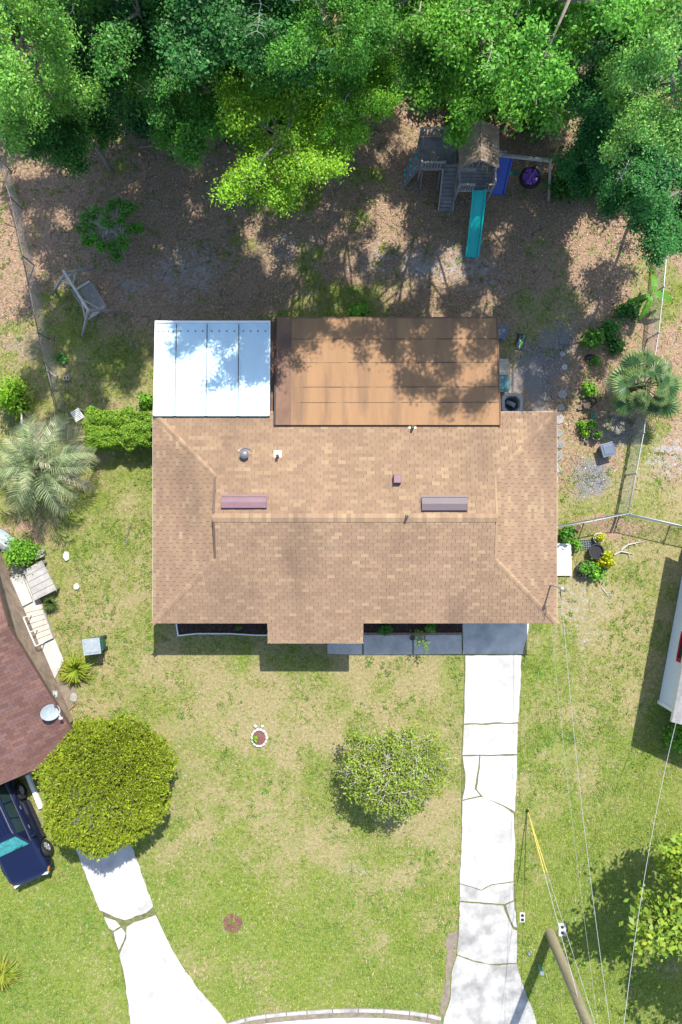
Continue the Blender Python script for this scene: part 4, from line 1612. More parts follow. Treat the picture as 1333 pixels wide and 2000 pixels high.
# open shrub with bare twigs in the back yard
def twiggy_tree(name, p, R, H, seed, label, base, mat, nclump, leaves, size, cat='tree', twig='dead_twig', spread=.16, twigs=1.0, bare=.3, lobes=0.0):
    t = thing(name, (p[0], p[1], 0), label, cat)
    r = np.random.default_rng(seed)
    q = random.Random(seed)
    b = MB()
    b.tube([(0, 0, 0), (.03, 0, H * .35), (0, .03, H * .55)], [.07, .05, .03], 7)
    CL = []
    for i in range(nclump):
        a = i * 2.4 + q.uniform(-.3, .3)
        rad = R * math.sqrt((i + .5) / nclump) * q.uniform(.78, 1.08)
        if lobes:
            rad *= 1 + lobes * (math.sin(2 * a + .9) * .7 + .6 * math.sin(3 * a + seed) + .45 * math.sin(5 * a + 2) + .3 * math.sin(9 * a))
        zt = H * (.98 - .38 * (rad / R) ** 2) * q.uniform(.82, 1.0)
        p0 = Vector((0, 0, H * q.uniform(.3, .5)))
        p2 = Vector((rad * math.cos(a), rad * math.sin(a), zt))
        p1 = p0.lerp(p2, .55) + Vector((q.gauss(0, .08), q.gauss(0, .08), q.uniform(-.05, .15)))
        b.tube([p0, p1, p2], [.022, .014, .005], 4)
        for j in range(int(3 * twigs)):
            s_ = p1.lerp(p2, q.uniform(.1, 1))
            e_ = s_ + Vector((q.gauss(0, .28), q.gauss(0, .28), q.uniform(.0, .28))) * (R / 2)
            b.tube([s_, e_], [.010, .004], 3)
        if q.random() > bare or rad > .6 * R:
            CL.append(p2)
            CL.append(p1.lerp(p2, .6))
    b_o = b.mesh('trunk')
    link('trunk', b_o, M[twig], t)
    CL = np.array([tuple(c) for c in CL])
    k = r.integers(0, len(CL), len(CL) * leaves)
    n = len(k)
    off = r.normal(size=(n, 3)) * spread * R / 2
    off[:, 2] *= .6
    C = CL[k] + off
    C[:, 2] = np.clip(C[:, 2], .03, None)
    Nn = r.normal(size=(n, 3)) * .6 + np.array([0, 0, .8])
    cols = leafcols(n, base, r) * r.uniform(.75, 1.25, len(CL))[k][:, None]
    sz = size * r.uniform(.7, 1.3, n)
    V, F, c4 = leaf_arrays(C, Nn, sz, sz * .6, cols, r)
    link('crown', fastmesh('crown', V, F, c4), M[mat], t)
    return t


twiggy_tree('yard_shrub', P(217, 447, .9), 1.35, 1.5, 401, 'green yard shrub with bleached bare twigs near the swing bench', (.105, .29, .035), 'leaf_self', 46, 60, .12, 'shrub', bare=.55, spread=.13, lobes=.2, twigs=2.0)
twiggy_tree('lawn_tree', P(772, 1512, 2.6), 2.1, 3.5, 402, 'small sparse yellow green tree on the front lawn beside the driveway', (.21, .29, .040), 'leaf_self', 190, 46, .10, 'tree', bare=.3, spread=.13, lobes=.13, twigs=2.0)


# clipped dome tree ---------------------------------------------------------
def dome_tree(name, c, R, zlow, zhigh, n_tuft, label, base, seed, leaf=(.20, .035), cat='tree'):
    r = np.random.default_rng(seed)
    t = thing(name, (c[0], c[1], 0), label, cat)
    zmid = zlow + (zhigh - zlow) * .35
    d = r.normal(size=(n_tuft, 3))
    d /= np.linalg.norm(d, axis=1, keepdims=True)
    d[:, 2] = np.where(d[:, 2] < -.35, -d[:, 2], d[:, 2])
    lump = 1 + .34 * (fbm(np.arctan2(d[:, 1], d[:, 0]) * 3 + d[:, 2] * 2, d[:, 2] * 4 + d[:, 0] * 2, .8, 60, 3) - .5)
    sh = r.uniform(.72, 1.0, n_tuft) ** .6 * lump
    boxy = 1 / np.maximum(np.abs(d[:, 0] * .94 + d[:, 1] * .1), np.maximum(np.abs(d[:, 1] * .94), .80))
    boxy = np.clip(boxy, 1, 1.18)
    an_ = np.arctan2(d[:, 1], d[:, 0])
    boxy = boxy * (1 + .06 * np.sin(2 * an_ - .4) + .045 * np.sin(3 * an_ + 1.2) + .03 * np.sin(7 * an_) + .025 * np.sin(11 * an_ + d[:, 2] * 4))
    C = np.stack([d[:, 0] * R * sh * boxy * .93, d[:, 1] * R * sh * boxy * .93, zmid + d[:, 2] * np.where(d[:, 2] > 0, zhigh - zmid, zmid - zlow) * sh], 1)
    per = 9
    idx_ = np.repeat(np.arange(n_tuft), per)
    n = len(idx_)
    dd = d[idx_] * .8 + np.array([0, 0, .35]) + r.normal(size=(n, 3)) * .55
    dd /= np.linalg.norm(dd, axis=1, keepdims=True)
    L = leaf[0] * r.uniform(.6, 1.3, n)
    Cc = C[idx_] + dd * (L * .5)[:, None]
    B = np.cross(dd, r.normal(size=(n, 3)))
    B /= np.linalg.norm(B, axis=1, keepdims=True) + 1e-9
    w = leaf[1] * r.uniform(.7, 1.3, n)[:, None]
    V = np.empty((n, 4, 3))
    V[:, 0] = C[idx_]
    V[:, 1] = Cc + B * w
    V[:, 2] = C[idx_] + dd * L[:, None]
    V[:, 3] = Cc - B * w
    cols = leafcols(n, base, r, .25, .12) * r.uniform(.75, 1.25, n_tuft)[idx_][:, None]
    deadm = r.random(n) < .05
    cols[deadm] = np.array([.22, .19, .12])
    link('crown', fastmesh('crown', V.reshape(-1, 3), np.arange(4 * n).reshape(n, 4), np.repeat(cols, 4, axis=0)), M['leaf_self'], t)
    b = MB()
    q = random.Random(seed)
    b.tube([(0, 0, 0), (.05, 0, zlow), (0, 0, zmid)], [.16, .12, .09], 8)
    for i in range(70):
        k = q.randrange(n_tuft)
        e_ = Vector(C[k]) * .97
        b.tube([(0, 0, zlow * .9), Vector((0, 0, zlow)).lerp(e_, .5) + Vector((0, 0, .1)), e_], [.05, .028, .008], 4)
    link('trunk', b.mesh('trunk'), M['bark'], t)
    return t


dome_tree('clipped_round_tree', P(203, 1537, 2.6), 2.45, 1.2, 3.9, 12500, 'large rounded yellow green clipped tree over the broken driveway', (.25, .33, .028), 501, leaf=(.135, .022))


# hedge -----------------------------------------------------------------------
def leaf_box(name, x0, x1, y0, y1, z1, n, label, base, seed, size=.085, cat='hedge', z0=.15):
    r = np.random.default_rng(seed)
    cx, cy = (x0 + x1) / 2, (y0 + y1) / 2
    t = thing(name, (cx, cy, 0), label, cat)
    p = r.random((n, 3))
    top = r.random(n) < .62
    side = r.integers(0, 4, n)
    p[top, 2] = r.uniform(.80, 1.0, top.sum())
    s_ = ~top
    for k, (ax, val) in enumerate(((0, 0), (0, 1), (1, 0), (1, 1))):
        mk = s_ & (side == k)
        p[mk, ax] = np.abs(val - r.uniform(0, .12, mk.sum()))
    lump = (fbm(p[:, 0] * 4, p[:, 1] * 3, .7, 70, 3) - .5)
    rx = (x1 - x0) / 2 * (1 + .16 * (vnoise(p[:, 1] * 5, p[:, 2] * 3, .8, 71) - .5))
    ry = (y1 - y0) / 2 * (1 + .45 * (vnoise(p[:, 0] * 6, p[:, 2] * 3, .8, 72) - .5))
    # rounded plan
    X = (p[:, 0] * 2 - 1)
    Y = (p[:, 1] * 2 - 1)
    C = np.stack([X * rx, Y * ry, z0 + p[:, 2] * (z1 - z0) * (1 + .5 * lump) - .22 * np.abs(Y) ** 3 * p[:, 2]], 1)
    Nn = r.normal(size=(n, 3)) * .6 + np.array([0, 0, .8])
    cols = leafcols(n, base, r, .3, .15)
    yl = r.random(n) < .12
    cols[yl] *= np.array([1.7, 1.35, .9])
    sz = size * r.uniform(.7, 1.3, n)
    V, F, c4 = leaf_arrays(C, Nn, sz, sz * .62, cols, r)
    link('foliage', fastmesh('foliage', V, F, c4), M['leaf_self'], t)
    b = MB()
    q = random.Random(seed)
    for i in range(26):
        xx, yy = q.uniform(-.9, .9) * (x1 - x0) / 2, q.uniform(-.8, .8) * (y1 - y0) / 2
        b.tube([(xx, yy, 0), (xx + q.gauss(0, .1), yy + q.gauss(0, .1), z1 * .5), (xx + q.gauss(0, .2), yy + q.gauss(0, .2), z1 * .85)], [.025, .018, .006], 4)
    link('stems', b.mesh('stems'), M['bark'], t)
    return t


a, b = P(166, 873, 1.3), P(300, 800, 1.3)
leaf_box('hedge', a.x, b.x, a.y, b.y, 1.45, 21000, 'dense bright green hedge between the feather palm and the white patio roof', (.16, .30, .03), 601, size=.075)
bush('side_shrub', P(283, 785, .6), .38, .8, 1, 'leaf_bright', 'loose green shrub rising behind the hedge at the patio corner', rot=1.0, parts=BS[2])
bush('yellow_shrub', P(10, 770, 1.4), .85, 1.7, 0, 'leaf_lime', 'yellow green shrub beyond the left fence above the feather palm', rot=.4)


# feather palm -------------------------------------------------------------------
def feather_frond(seed, L=2.3, rise=.9, droop=2.2, leafl=.52, n=27, col=(.20, .265, .12), tip=(.52, .47, .28), width=.021):
    q = random.Random(seed)
    pts = []
    x = z = 0.0
    yv = 0.0
    steps = 26
    th = rise
    sway = q.uniform(-.25, .25)
    for i in range(steps + 1):
        pts.append(Vector((x, yv, z)))
        f = i / steps
        th_ = rise - droop * f ** 1.35
        x += math.cos(th_) * L / steps
        z += math.sin(th_) * L / steps
        yv += sway * f * L / steps
    b = MB()
    b.col((.27, .27, .14))
    b.tube(pts, [.028 * (1 - .9 * i / steps) for i in range(steps + 1)], 4)
    for i in range(n):
        f = .14 + .86 * i / n
        k = f * steps
        i0 = min(int(k), steps - 1)
        p = pts[i0].lerp(pts[i0 + 1], k - i0)
        d = (pts[i0 + 1] - pts[i0]).normalized()
        up = Vector((0, 0, 1))
        s = d.cross(up)
        s = s.normalized() if s.length > 1e-3 else Vector((0, 1, 0))
        n_ = s.cross(d).normalized()
        ll = leafl * (.35 + .65 * math.sin(math.pi * min(1, .12 + f * .80))) * q.uniform(.85, 1.1)
        for sd in (-1, 1):
            dirv = (s * sd * .80 + d * .62 + n_ * q.uniform(.15, .75)).normalized()
            mid = p + dirv * ll * .55
            dir2 = (dirv + Vector((0, 0, -.40)) + d * .2).normalized()
            end = mid + dir2 * ll * .5
            wv = d * width
            g = q.uniform(.6, 1.35)
            mixf = min(1, max(0, (f - .55) * 1.5)) * q.uniform(.3, 1)
            cc = tuple((a_ * (1 - mixf) + b_ * mixf) * g for a_, b_ in zip(col, tip))
            b.col(cc)
            b.add([p - wv, p + wv, mid + wv * .9, mid - wv * .9, end], [(0, 1, 2, 3), (3, 2, 4)])
    return b.mesh('frond')


FG = [feather_frond(1), feather_frond(2, 2.35, 1.0, 2.5), feather_frond(3, 2.2, .7, 2.0), feather_frond(4, 2.0, 1.25, 2.0, .45)]
FD = [feather_frond(11, 2.3, .35, 1.9, .42, 26, (.40, .36, .27), (.55, .51, .44)), feather_frond(12, 2.2, .2, 1.6, .40, 24, (.45, .41, .33), (.58, .55, .49), .018)]
FY = [feather_frond(21, 2.3, .55, 2.1, .5, 28, (.30, .32, .13), (.46, .42, .22)), feather_frond(22, 2.25, .45, 2.0, .5, 28, (.26, .30, .15), (.42, .40, .26))]
pc_ = P(70, 905, 2.3)
palm = thing('feather_palm', (pc_.x, pc_.y, 0), 'silvery green feather palm with bleached frond tips beside the hedge', 'palm')
b = MB()
b.tube([(0, 0, 0), (.03, 0, .8), (0, 0, 1.6), (0, 0, 1.95)], [.30, .25, .26, .16], 10)
for i in range(60):
    a_ = i * 2.4
    z = .25 + i * .025
    b.bar((.24 * math.cos(a_), .24 * math.sin(a_), z), (.40 * math.cos(a_), .40 * math.sin(a_), z + .16), .07, .03)
link('trunk', b.mesh('trunk'), M['palm_trunk'], palm)
q = random.Random(31)
k = 0
for i in range(27):
    a_ = i * 2.39996
    lvl = i / 26
    me = (FD[i % 2] if lvl > .86 else FY[i % 2] if lvl > .58 else FG[i % 3] if lvl > .14 else FG[3])
    o = link('frond', me, M['palm_leaf'], palm)
    o.location = (0.10 * math.cos(a_), .10 * math.sin(a_), 1.98 - .55 * lvl)
    o.rotation_euler = (q.uniform(-.12, .12), .35 * lvl - (.55 if lvl < .14 else .1), a_ + q.uniform(-.12, .12))
    sx = q.uniform(1.0, 1.22)
    o.scale = (sx, sx, sx)
for a_, s in ((1.30, 1.0), (.95, .98), (1.75, .95), (.55, .9)):      # bleached dead fronds pointing to the fence
    o = link('dead_frond', FD[k % 2], M['palm_leaf'], palm)
    k += 1
    o.location = (0, 0, 1.7)
    o.rotation_euler = (0, .12, a_)
    o.scale = (s * 1.15, s * 1.15, s * 1.15)


# fan palm ------------------------------------------------------------------------
def fan_frond(seed, pet=.75, R=.72, nseg=30, spread=2.1, col=(.048, .115, .035), tip=(.20, .25, .06)):
    q = random.Random(seed)
    b = MB()
    pts = [Vector((pet * f * math.cos(.25 * f), 0, pet * f * (.55 - .35 * f))) for f in np.linspace(0, 1, 6)]
    b.col((.10, .15, .05))
    b.tube(pts, [.022, .02, .018, .016, .014, .012], 4)
    hub = pts[-1]
    fw = (pts[-1] - pts[-2]).normalized()
    sd = Vector((0, 1, 0))
    for i in range(nseg):
        a_ = (i / (nseg - 1) * 2 - 1) * spread
        d = fw * math.cos(a_) + sd * math.sin(a_)
        d.z += .10 - .18 * abs(math.sin(a_))
        d.normalize()
        L = R * (.72 + .28 * math.cos(a_ * .6)) * q.uniform(.92, 1.06)
        perp = Vector((-d.y, d.x, 0)).normalized()
        m1 = hub + d * L * .5
        m2 = hub + (d + Vector((0, 0, -.10))).normalized() * L * .8
        e_ = hub + (d + Vector((0, 0, -.45))).normalized() * L
        g = q.uniform(.7, 1.3)
        wv = perp * (.030 * R / .72)
        ridge = Vector((0, 0, .022 if i % 2 else -.012))
        b.col(tuple(c * g for c in col))
        b.add([hub, m1 - wv + ridge, m1 + wv - ridge], [(0, 1, 2)])
        b.col(tuple((c * .6 + t_ * .4) * g for c, t_ in zip(col, tip)))
        b.add([m1 - wv + ridge, m1 + wv - ridge, m2 + wv * .55, m2 - wv * .55], [(0, 1, 2, 3)])
        b.col(tuple(t_ * g for t_ in tip))
        b.add([m2 - wv * .55, m2 + wv * .55, e_], [(0, 1, 2)])
    return b.mesh('fan_leaf')


def fan_palm(u, v, h, n, seed, label, s=1.0):
    p = P(u, v, h)
    t = thing('fan_palm', (p.x, p.y, 0), label, 'palm')
    b = MB()
    b.tube([(0, 0, 0), (.02, .02, h * .6), (0, 0, h * .95)], [.17, .13, .11], 9)
    for i in range(30):
        a_ = i * 2.4
        z = .2 + i * (h - .5) / 30
        b.bar((.12 * math.cos(a_), .12 * math.sin(a_), z), (.24 * math.cos(a_), .24 * math.sin(a_), z + .16), .05, .025)
    link('trunk', b.mesh('trunk'), M['palm_trunk'], t)
    q = random.Random(seed)
    for i in range(n):
        a_ = i * 2.39996
        lvl = i / (n - 1)
        o = link('fan_leaf', (FDD[i % 2] if lvl > .80 else FF[i % 4]), M['palm_leaf'], t)
        o.location = (0, 0, h - .35 * lvl)
        o.rotation_euler = (q.uniform(-.55, .55), -.35 + .70 * lvl + q.uniform(-.2, .2), a_ + q.uniform(-.5, .5))
        ss = s * q.uniform(.75, 1.25) * (.5 + .55 * min(1, lvl * 2.0))
        o.scale = (ss, ss, ss)
    return t


FF = [fan_frond(50 + k, q_, R_) for k, (q_, R_) in enumerate(((.95, .72), (.85, .70), (1.0, .66), (.7, .72)))]
FDD = [fan_frond(60 + k, .75, .62, 22, 1.6, (.30, .26, .20), (.42, .38, .33)) for k in range(2)]
fan_palm(1262, 752, 2.0, 34, 71, 'dark green fan palm with dry grey skirt beside the right fence', 1.0)

# banana plant -----------------------------------------------------------------------
bp_ = P(1278, 572, 1.3)
t = thing('banana_plant', (bp_.x, bp_.y, 0), 'young banana plant with five broad bright leaves beside the fence', 'banana plant')
b = MB().col((.14, .22, .06))
b.tube([(0, 0, 0), (0, .02, .6), (0, 0, 1.15)], [.07, .06, .035], 8)
link('stem', b.mesh('stem'), M['leaf_self'], t)
for (a_, L, rise, wd) in ((math.radians(82), .95, .45, .27), (math.radians(-12), 1.0, .25, .26), (math.radians(12), .85, .05, .20), (math.radians(196), .95, .15, .20), (math.radians(-112), 1.05, .2, .26)):
    b = MB()
    d = Vector((math.cos(a_), math.sin(a_), 0))
    s = Vector((-d.y, d.x, 0))
    rows = []
    K = 12
    for i in range(K + 1):
        f = i / K
        c = Vector((0, 0, 1.12)) + d * (L * f) + Vector((0, 0, rise * f - (rise + .35) * f ** 2.2))
        w = wd * .5 * (math.sin(math.pi * min(1, .06 + f * .92)) ** .55) if f > .10 else .012
        rows.append((c, w))
    for i in range(K):
        (c0, w0), (c1, w1) = rows[i], rows[i + 1]
        g = .85 + .3 * ((i * 7) % 5) / 5
        b.col((.085 * g, .25 * g, .02 * g))
        b.add([c0, c1, c1 + s * w1 + Vector((0, 0, .05 * w1)), c0 + s * w0 + Vector((0, 0, .05 * w0))], [(0, 1, 2, 3)])
        b.add([c0, c0 - s * w0 + Vector((0, 0, .05 * w0)), c1 - s * w1 + Vector((0, 0, .05 * w1)), c1], [(0, 1, 2, 3)])
    b.col((.28, .42, .10))
    b.tube([c + Vector((0, 0, .008)) for c, w in rows], [.016 * (1 - .8 * i / K) for i in range(K + 1)], 4)
    o = link('leaf', b.mesh('leaf'), M['leaf_self'], t)


# strap leaved clump ---------------------------------------------------------------
def strap_clump(name, p, R, H, n, label, col, seed, width=.035, cat='plant', droop=.9):
    q = random.Random(seed)
    t = thing(name, (p[0], p[1], 0), label, cat)
    b = MB()
    for i in range(n):
        a_ = i * 2.39996
        L = R * q.uniform(.55, 1.05)
        x0 = q.uniform(0, .25) * R
        d = Vector((math.cos(a_), math.sin(a_), 0))
        s = Vector((-d.y, d.x, 0))
        hh = H * q.uniform(.7, 1.1) * (1.1 - .5 * L / R)
        g = q.uniform(.7, 1.3)
        b.col((col[0] * g * q.uniform(.8, 1.4), col[1] * g, col[2] * g))
        prev = None
        K = 4
        for k in range(K + 1):
            f = k / K
            c = d * (x0 * .3 + L * f ** 1.1) + Vector((0, 0, .03 + hh * (math.sin(f * 2.3) - droop * .35 * f ** 3)))
            w = width * (1 - f ** 2 * .92)
            cur = (c + s * w, c - s * w)
            if prev:
                b.add([prev[0], prev[1], cur[1], cur[0]], [(0, 1, 2, 3)])
            prev = cur
    o = link('leaves', b.mesh('leaves'), M['leaf_self'], t)
    return t


strap_clump('strap_leaf_plant', P(146, 1310, .4), .85, .75, 90, 'clump of yellow green strap leaves beside the green bin', (.20, .27, .025), 801, .036)
strap_clump('strap_leaf_plant', P(3, 1905, .4), .85, .75, 90, 'clump of yellow green strap leaves in the grass left of the broken driveway', (.20, .25, .03), 802, .036)
strap_clump('grassy_plant', P(97, 1180, .4), .5, .6, 50, 'dark grassy clump below the plywood platform', (.06, .11, .03), 803, .022)
bush('vine', P(42, 1082, .8), .75, 1.1, 2, 'leaf_bright', 'green vine sprawling over canoe and plywood platform', 'vine', rot=.7)

# right edge front yard tree
def big_leaf_tree():
    tr, cr, tw = tree_meshes(777, R=3.0, Rz=2.0, zc=4.2, lean=0.2, limbs=13, subs=6, clumps=3, leaves=42, base=(.19, .29, .035), size=.24, trunk_r=.16, dead=0, clump_r=.42, skirt=0)
    c = P(1440, 1785, 4.2)
    t = thing('front_yard_tree', (c.x, c.y + .2, 0), 'broad leaved yellow green tree at the lawn edge near the utility pole', 'tree')
    link('trunk', tr, M['bark'], t)
    link('crown', cr, M['leaf_self'], t)


big_leaf_tree()
bush('house_shrub', P(1330, 1432, .7), .8, 1.0, 1, 'leaf_bright', 'green shrub at the end of the white sided house', rot=2.0)

# side yard plants
PLANTS = [
    (1157, 668, .5, .55, 'leaf', 'leafy green weed near the dark side yard gravel'),
    (1195, 640, .45, .5, 'leaf_dark', 'dark green weed between the banana plant and the gravel'),
    (1230, 605, .5, .5, 'leaf_dark', 'low green weed at the foot of the banana plant'),
    (1205, 672, .4, .45, 'leaf_dark', 'small dark weed beside the fan palm skirt'),
    (1147, 762, .38, .5, 'leaf_bright', 'bright green plant above the black nursery pots'),
    (1165, 705, .25, .3, 'leaf', 'small green weed beside the black bundle'),
    (1138, 832, .22, .45, 'leaf_bright', 'bright green potted cluster beside the stepping stones'),
    (1144, 847, .18, .4, 'leaf_lime', 'yellow green potted plant beside the white cup'),
    (1104, 1040, .40, .6, 'leaf', 'green plants under the fence at the house wall'),
    (1127, 1066, .26, .45, 'leaf_bright', 'green leafy plant beside the white stoop'),
    (1184, 1097, .36, .7, 'leaf_yellow', 'bright yellow leaved bush beside the black tub'),
    (1165, 1122, .34, .5, 'leaf_bright', 'green sprawling plant below the yellow leaved bush'),
    (755, 1226, .30, .35, 'leaf_dark', 'dark fern in the brick edged mulch bed'),
    (840, 1226, .28, .35, 'leaf', 'green fern beside the rose in the mulch bed'),
    (465, 1226, .14, .2, 'leaf', 'tiny green plant in the white edged mulch bed'),
    (700, 612, .45, .22, 'leaf_bright', 'patch of bright green weeds behind the brown roof'),
    (125, 700, .28, .2, 'leaf_dark', 'low green weed near the wooden swing bench'),
]
for i, (u, v, R, H, mat, lab) in enumerate(PLANTS):
    bush('small_plant', P(u, v, H * .5), R, H, i % 3, mat, lab, 'plant', None, i * 1.3, parts=BS[i % 4])
# rose sprig leaning over the walk
t = thing('rose_bush', P(826, 1232), 'thin rose sprig with pale green leaves leaning over the front walk', 'plant')
b = MB()
q = random.Random(4)
C = []
for i in range(7):
    e_ = P(828 + q.uniform(-18, 16), 1246 + q.uniform(-14, 26), q.uniform(1.15, 1.6))
    s0 = P(826, 1230)
    m_ = s0.lerp(e_, .5) + Vector((0, 0, .25))
    b.tube([s0, m_, e_], [.014, .010, .004], 4)
    for k in range(26):
        C.append(tuple(m_.lerp(e_, q.uniform(.2, 1.1)) + Vector((q.gauss(0, .07), q.gauss(0, .07), q.gauss(0, .05)))))
b.build('stems', M['bark'], t)
r_ = np.random.default_rng(8)
C = np.array(C) - np.array(tuple(ORG[t.name]))
V, F, c4 = leaf_arrays(C, r_.normal(size=(len(C), 3)) * .4 + np.array([0, 0, 1]), .085, .055, leafcols(len(C), (.16, .26, .04), r_), r_)
link('leaves', fastmesh('leaves', V, F, c4), M['leaf_self'], t)

# ------------------------------------------------------------------ fences
def link_fence(name, pts_px, label, h=1.15, group=None, post_every=2.4, rail='steel'):
    pts = [P(u, v, h) for u, v in pts_px]
    t = thing(name, (pts[0].x, pts[0].y, 0), label, 'fence', group)
    mb = MB()
    mb.tube(pts, .020, 8)
    mb.build('top_rail', M[rail], t, smooth=True)
    wires = MB()
    for a, b in zip(pts[:-1], pts[1:]):
        L = (b - a).length
        k = max(1, int(round(L / post_every)))
        d = (b - a) / L
        for i in range(k + 1):
            if i == k and not (b - pts[-1]).length < 1e-4:
                continue
            p = a.lerp(b, i / k)
            m_ = MB()
            m_.tube([(p.x, p.y, -.05), (p.x, p.y, h + .04)], .03, 8)
            m_.lathe((p.x, p.y, h + .03), [(.034, 0), (.034, .03), (.012, .055)], 8)
            m_.build('fence_post', M[rail], t)
        n = int(L / .11)
        for i in range(-10, n):
            for sg in (-1, 1):
                x0, x1 = i * .11, i * .11 + h - .05
                z0, z1 = (.04, h - .02) if sg > 0 else (h - .02, .04)
                # clip to the bay
                f0 = max(0, (0 - x0) / (x1 - x0))
                f1 = min(1, (L - x0) / (x1 - x0))
                if f1 - f0 < .05:
                    continue
                A_ = a + d * (x0 + (x1 - x0) * f0)
                B_ = a + d * (x0 + (x1 - x0) * f1)
                A_.z = z0 + (z1 - z0) * f0
                B_.z = z0 + (z1 - z0) * f1
                wires.tube([A_, B_], .0035, 3, cap=False)
    o = wires.build('wire_mesh', M['mesh'], t)
    o['kind'] = 'stuff'
    return t


link_fence('chain_link_fence', [(1305, 470), (1297, 560), (1287, 650), (1272, 745), (1258, 845), (1243, 925), (1228, 1003)], 'silver chain link fence running past banana plant and fan palm')
link_fence('chain_link_fence', [(1089, 1030), (1160, 1017), (1225, 1004)], 'short chain link fence from the house wall to the corner post')
link_fence('chain_link_fence', [(1232, 1004), (1333, 1027), (1430, 1049)], 'chain link fence from the corner post towards the white sided house')
link_fence('chain_link_fence', [(-6, 305), (20, 385), (45, 500), (75, 650), (93, 725), (112, 800)], 'chain link fence between the left yards beside the swing bench', rail='old_steel')
t = thing('gate_post', P(93, 730), 'short grey board braced across the left chain link fence', 'post')
mb = MB()
mb.bar(P(92, 724, .95), P(111, 734, .75), .09, .06, up=(0, 0, 1))
mb.build('board', M['wood_grey'], t)
mb = MB()
mb.bar(P(96, 726, 0), P(95, 725.5, .95), .09, .09)
mb.build('stake', M['wood_grey'], t)

# white slatted panel behind the feather palm
t = thing('slatted_panel', P(152, 815), 'white slatted panel leaning between feather palm and hedge', 'panel')
A_, B_, C_, D_ = P(139, 805, .8), P(152, 797, .8), P(165, 815, .55), P(150, 824, .55)
for k in range(7):
    f = (k + .5) / 7
    mb = MB()
    mb.bar(A_.lerp(D_, f), B_.lerp(C_, f), .035, .02, up=(0, 0, 1))
    mb.build('slat', M['white'], t)
for a, b in ((A_, D_), (B_, C_)):
    mb = MB()
    mb.bar(a + Vector((0, 0, .02)), b + Vector((0, 0, .02)), .04, .03, up=(0, 0, 1))
    mb.build('stile', M['white'], t)
for p in (A_, B_, C_, D_):
    mb = MB()
    mb.bar((p.x, p.y, 0), p, .03, .03)
    mb.build('leg', M['white'], t)
t = thing('concrete_block', P(131, 739), 'pale beige block lying on the dry grass', 'block')
mb = MB()
c = P(131, 739, .1)
for dx_ in (-.12, 0, .12):
    mb.box((c.x + dx_, c.y, .09), (.03, .19, .18), rz=0)
for dy_ in (-.08, .08):
    mb.box((c.x, c.y + dy_, .088), (.26, .03, .172))
mb.build('shell', M['tan_box'], t)
mb = MB()
mb.box((c.x, c.y, .13), (.20, .13, .02))
mb.build('core', M['soil'], t)


def dead_branch(name, pts, r0, label, mat='dead_twig', seed=0):
    t = thing(name, (pts[0].x, pts[0].y, 0), label, 'branch')
    q = random.Random(seed)
    mb = MB()
    n = len(pts)
    mb.tube(pts, [r0 * (1 - .75 * i / (n - 1)) for i in range(n)], 6)
    for i in range(1, n - 1):
        d = (pts[i + 1] - pts[i - 1]).normalized()
        s = Vector((-d.y, d.x, 0)) * (1 if i % 2 else -1)
        L = q.uniform(.15, .4)
        mb.tube([pts[i], pts[i] + (d * .6 + s).normalized() * L + Vector((0, 0, .04))], [r0 * .45, r0 * .12], 5)
    mb.build('limb', M[mat], t)
    return t


dead_branch('dead_branch', [P(43, 830, .9), P(42, 800, .7), P(47, 775, .4), P(45, 755, .15), P(44, 742, .1)], .045, 'bleached bare branch standing between feather palm and fence', seed=1)
dead_branch('fallen_branch', [P(246, 1066, .03), P(248, 1050, .08), P(254, 1028, .10), P(259, 1020, .05)], .025, 'thin dark branch fallen on the side lawn', 'bark', seed=2)
dead_branch('driftwood_branch', [P(1200, 1084, .05), P(1213, 1077, .08), P(1228, 1080, .06), P(1238, 1082, .03)], .045, 'bleached driftwood branch lying below the corner post', seed=3)
dead_branch('driftwood_branch', [P(1214, 1074, .05), P(1227, 1064, .09), P(1240, 1061, .06), P(1257, 1058, .03)], .05, 'longer bleached branch lying beside the driftwood below the fence', seed=4)
dead_branch('fallen_stick', [P(1176, 1148, .03), P(1184, 1158, .05), P(1193, 1170, .03)], .025, 'grey stick on the sandy grass near the potted plants', seed=5)
dead_branch('fallen_stick', [P(1072, 594, .03), P(1090, 582, .06), P(1108, 576, .03)], .018, 'thin curved stick on the litter right of the brown roof', 'bark', seed=6)


# ------------------------------------------------------------------ wooden swing bench
t = thing('swing_bench', P(168, 592), 'weathered wooden A frame swing bench on the dry back yard', 'swing bench')
TA, TB = P(127, 533, 1.95), P(172, 605, 1.95)
mb = MB()
dv = (TB - TA).normalized()
mb.bar(TA - dv * .12, TB + dv * .10, .10, .12, up=(0, 0, 1))
mb.build('top_beam', M['wood_pale'], t, bevel=.01)
feet = {'a': (P(107, 567), P(185, 522)), 'b': (P(162, 655), P(236, 606))}
for key, top in (('a', TA), ('b', TB)):
    for f in feet[key]:
        mb = MB()
        mb.bar(f, top + Vector((0, 0, -.06)), .10, .10)
        mb.build('leg', M['wood_grey'], t, bevel=.008)
    l0, l1 = feet[key]
    mb = MB()
    mb.bar(top.lerp(l0, .42), top.lerp(l1, .42), .06, .08)
    mb.build('cross_brace', M['wood_pale'], t)
    o_ = TB if key == 'a' else TA
    for f in (l0, l1):
        mb = MB()
        mb.bar(top.lerp(f, .38), top.lerp(o_, .32) + Vector((0, 0, -.05)), .05, .06)
        mb.build('knee_brace', M['wood_pale'], t)
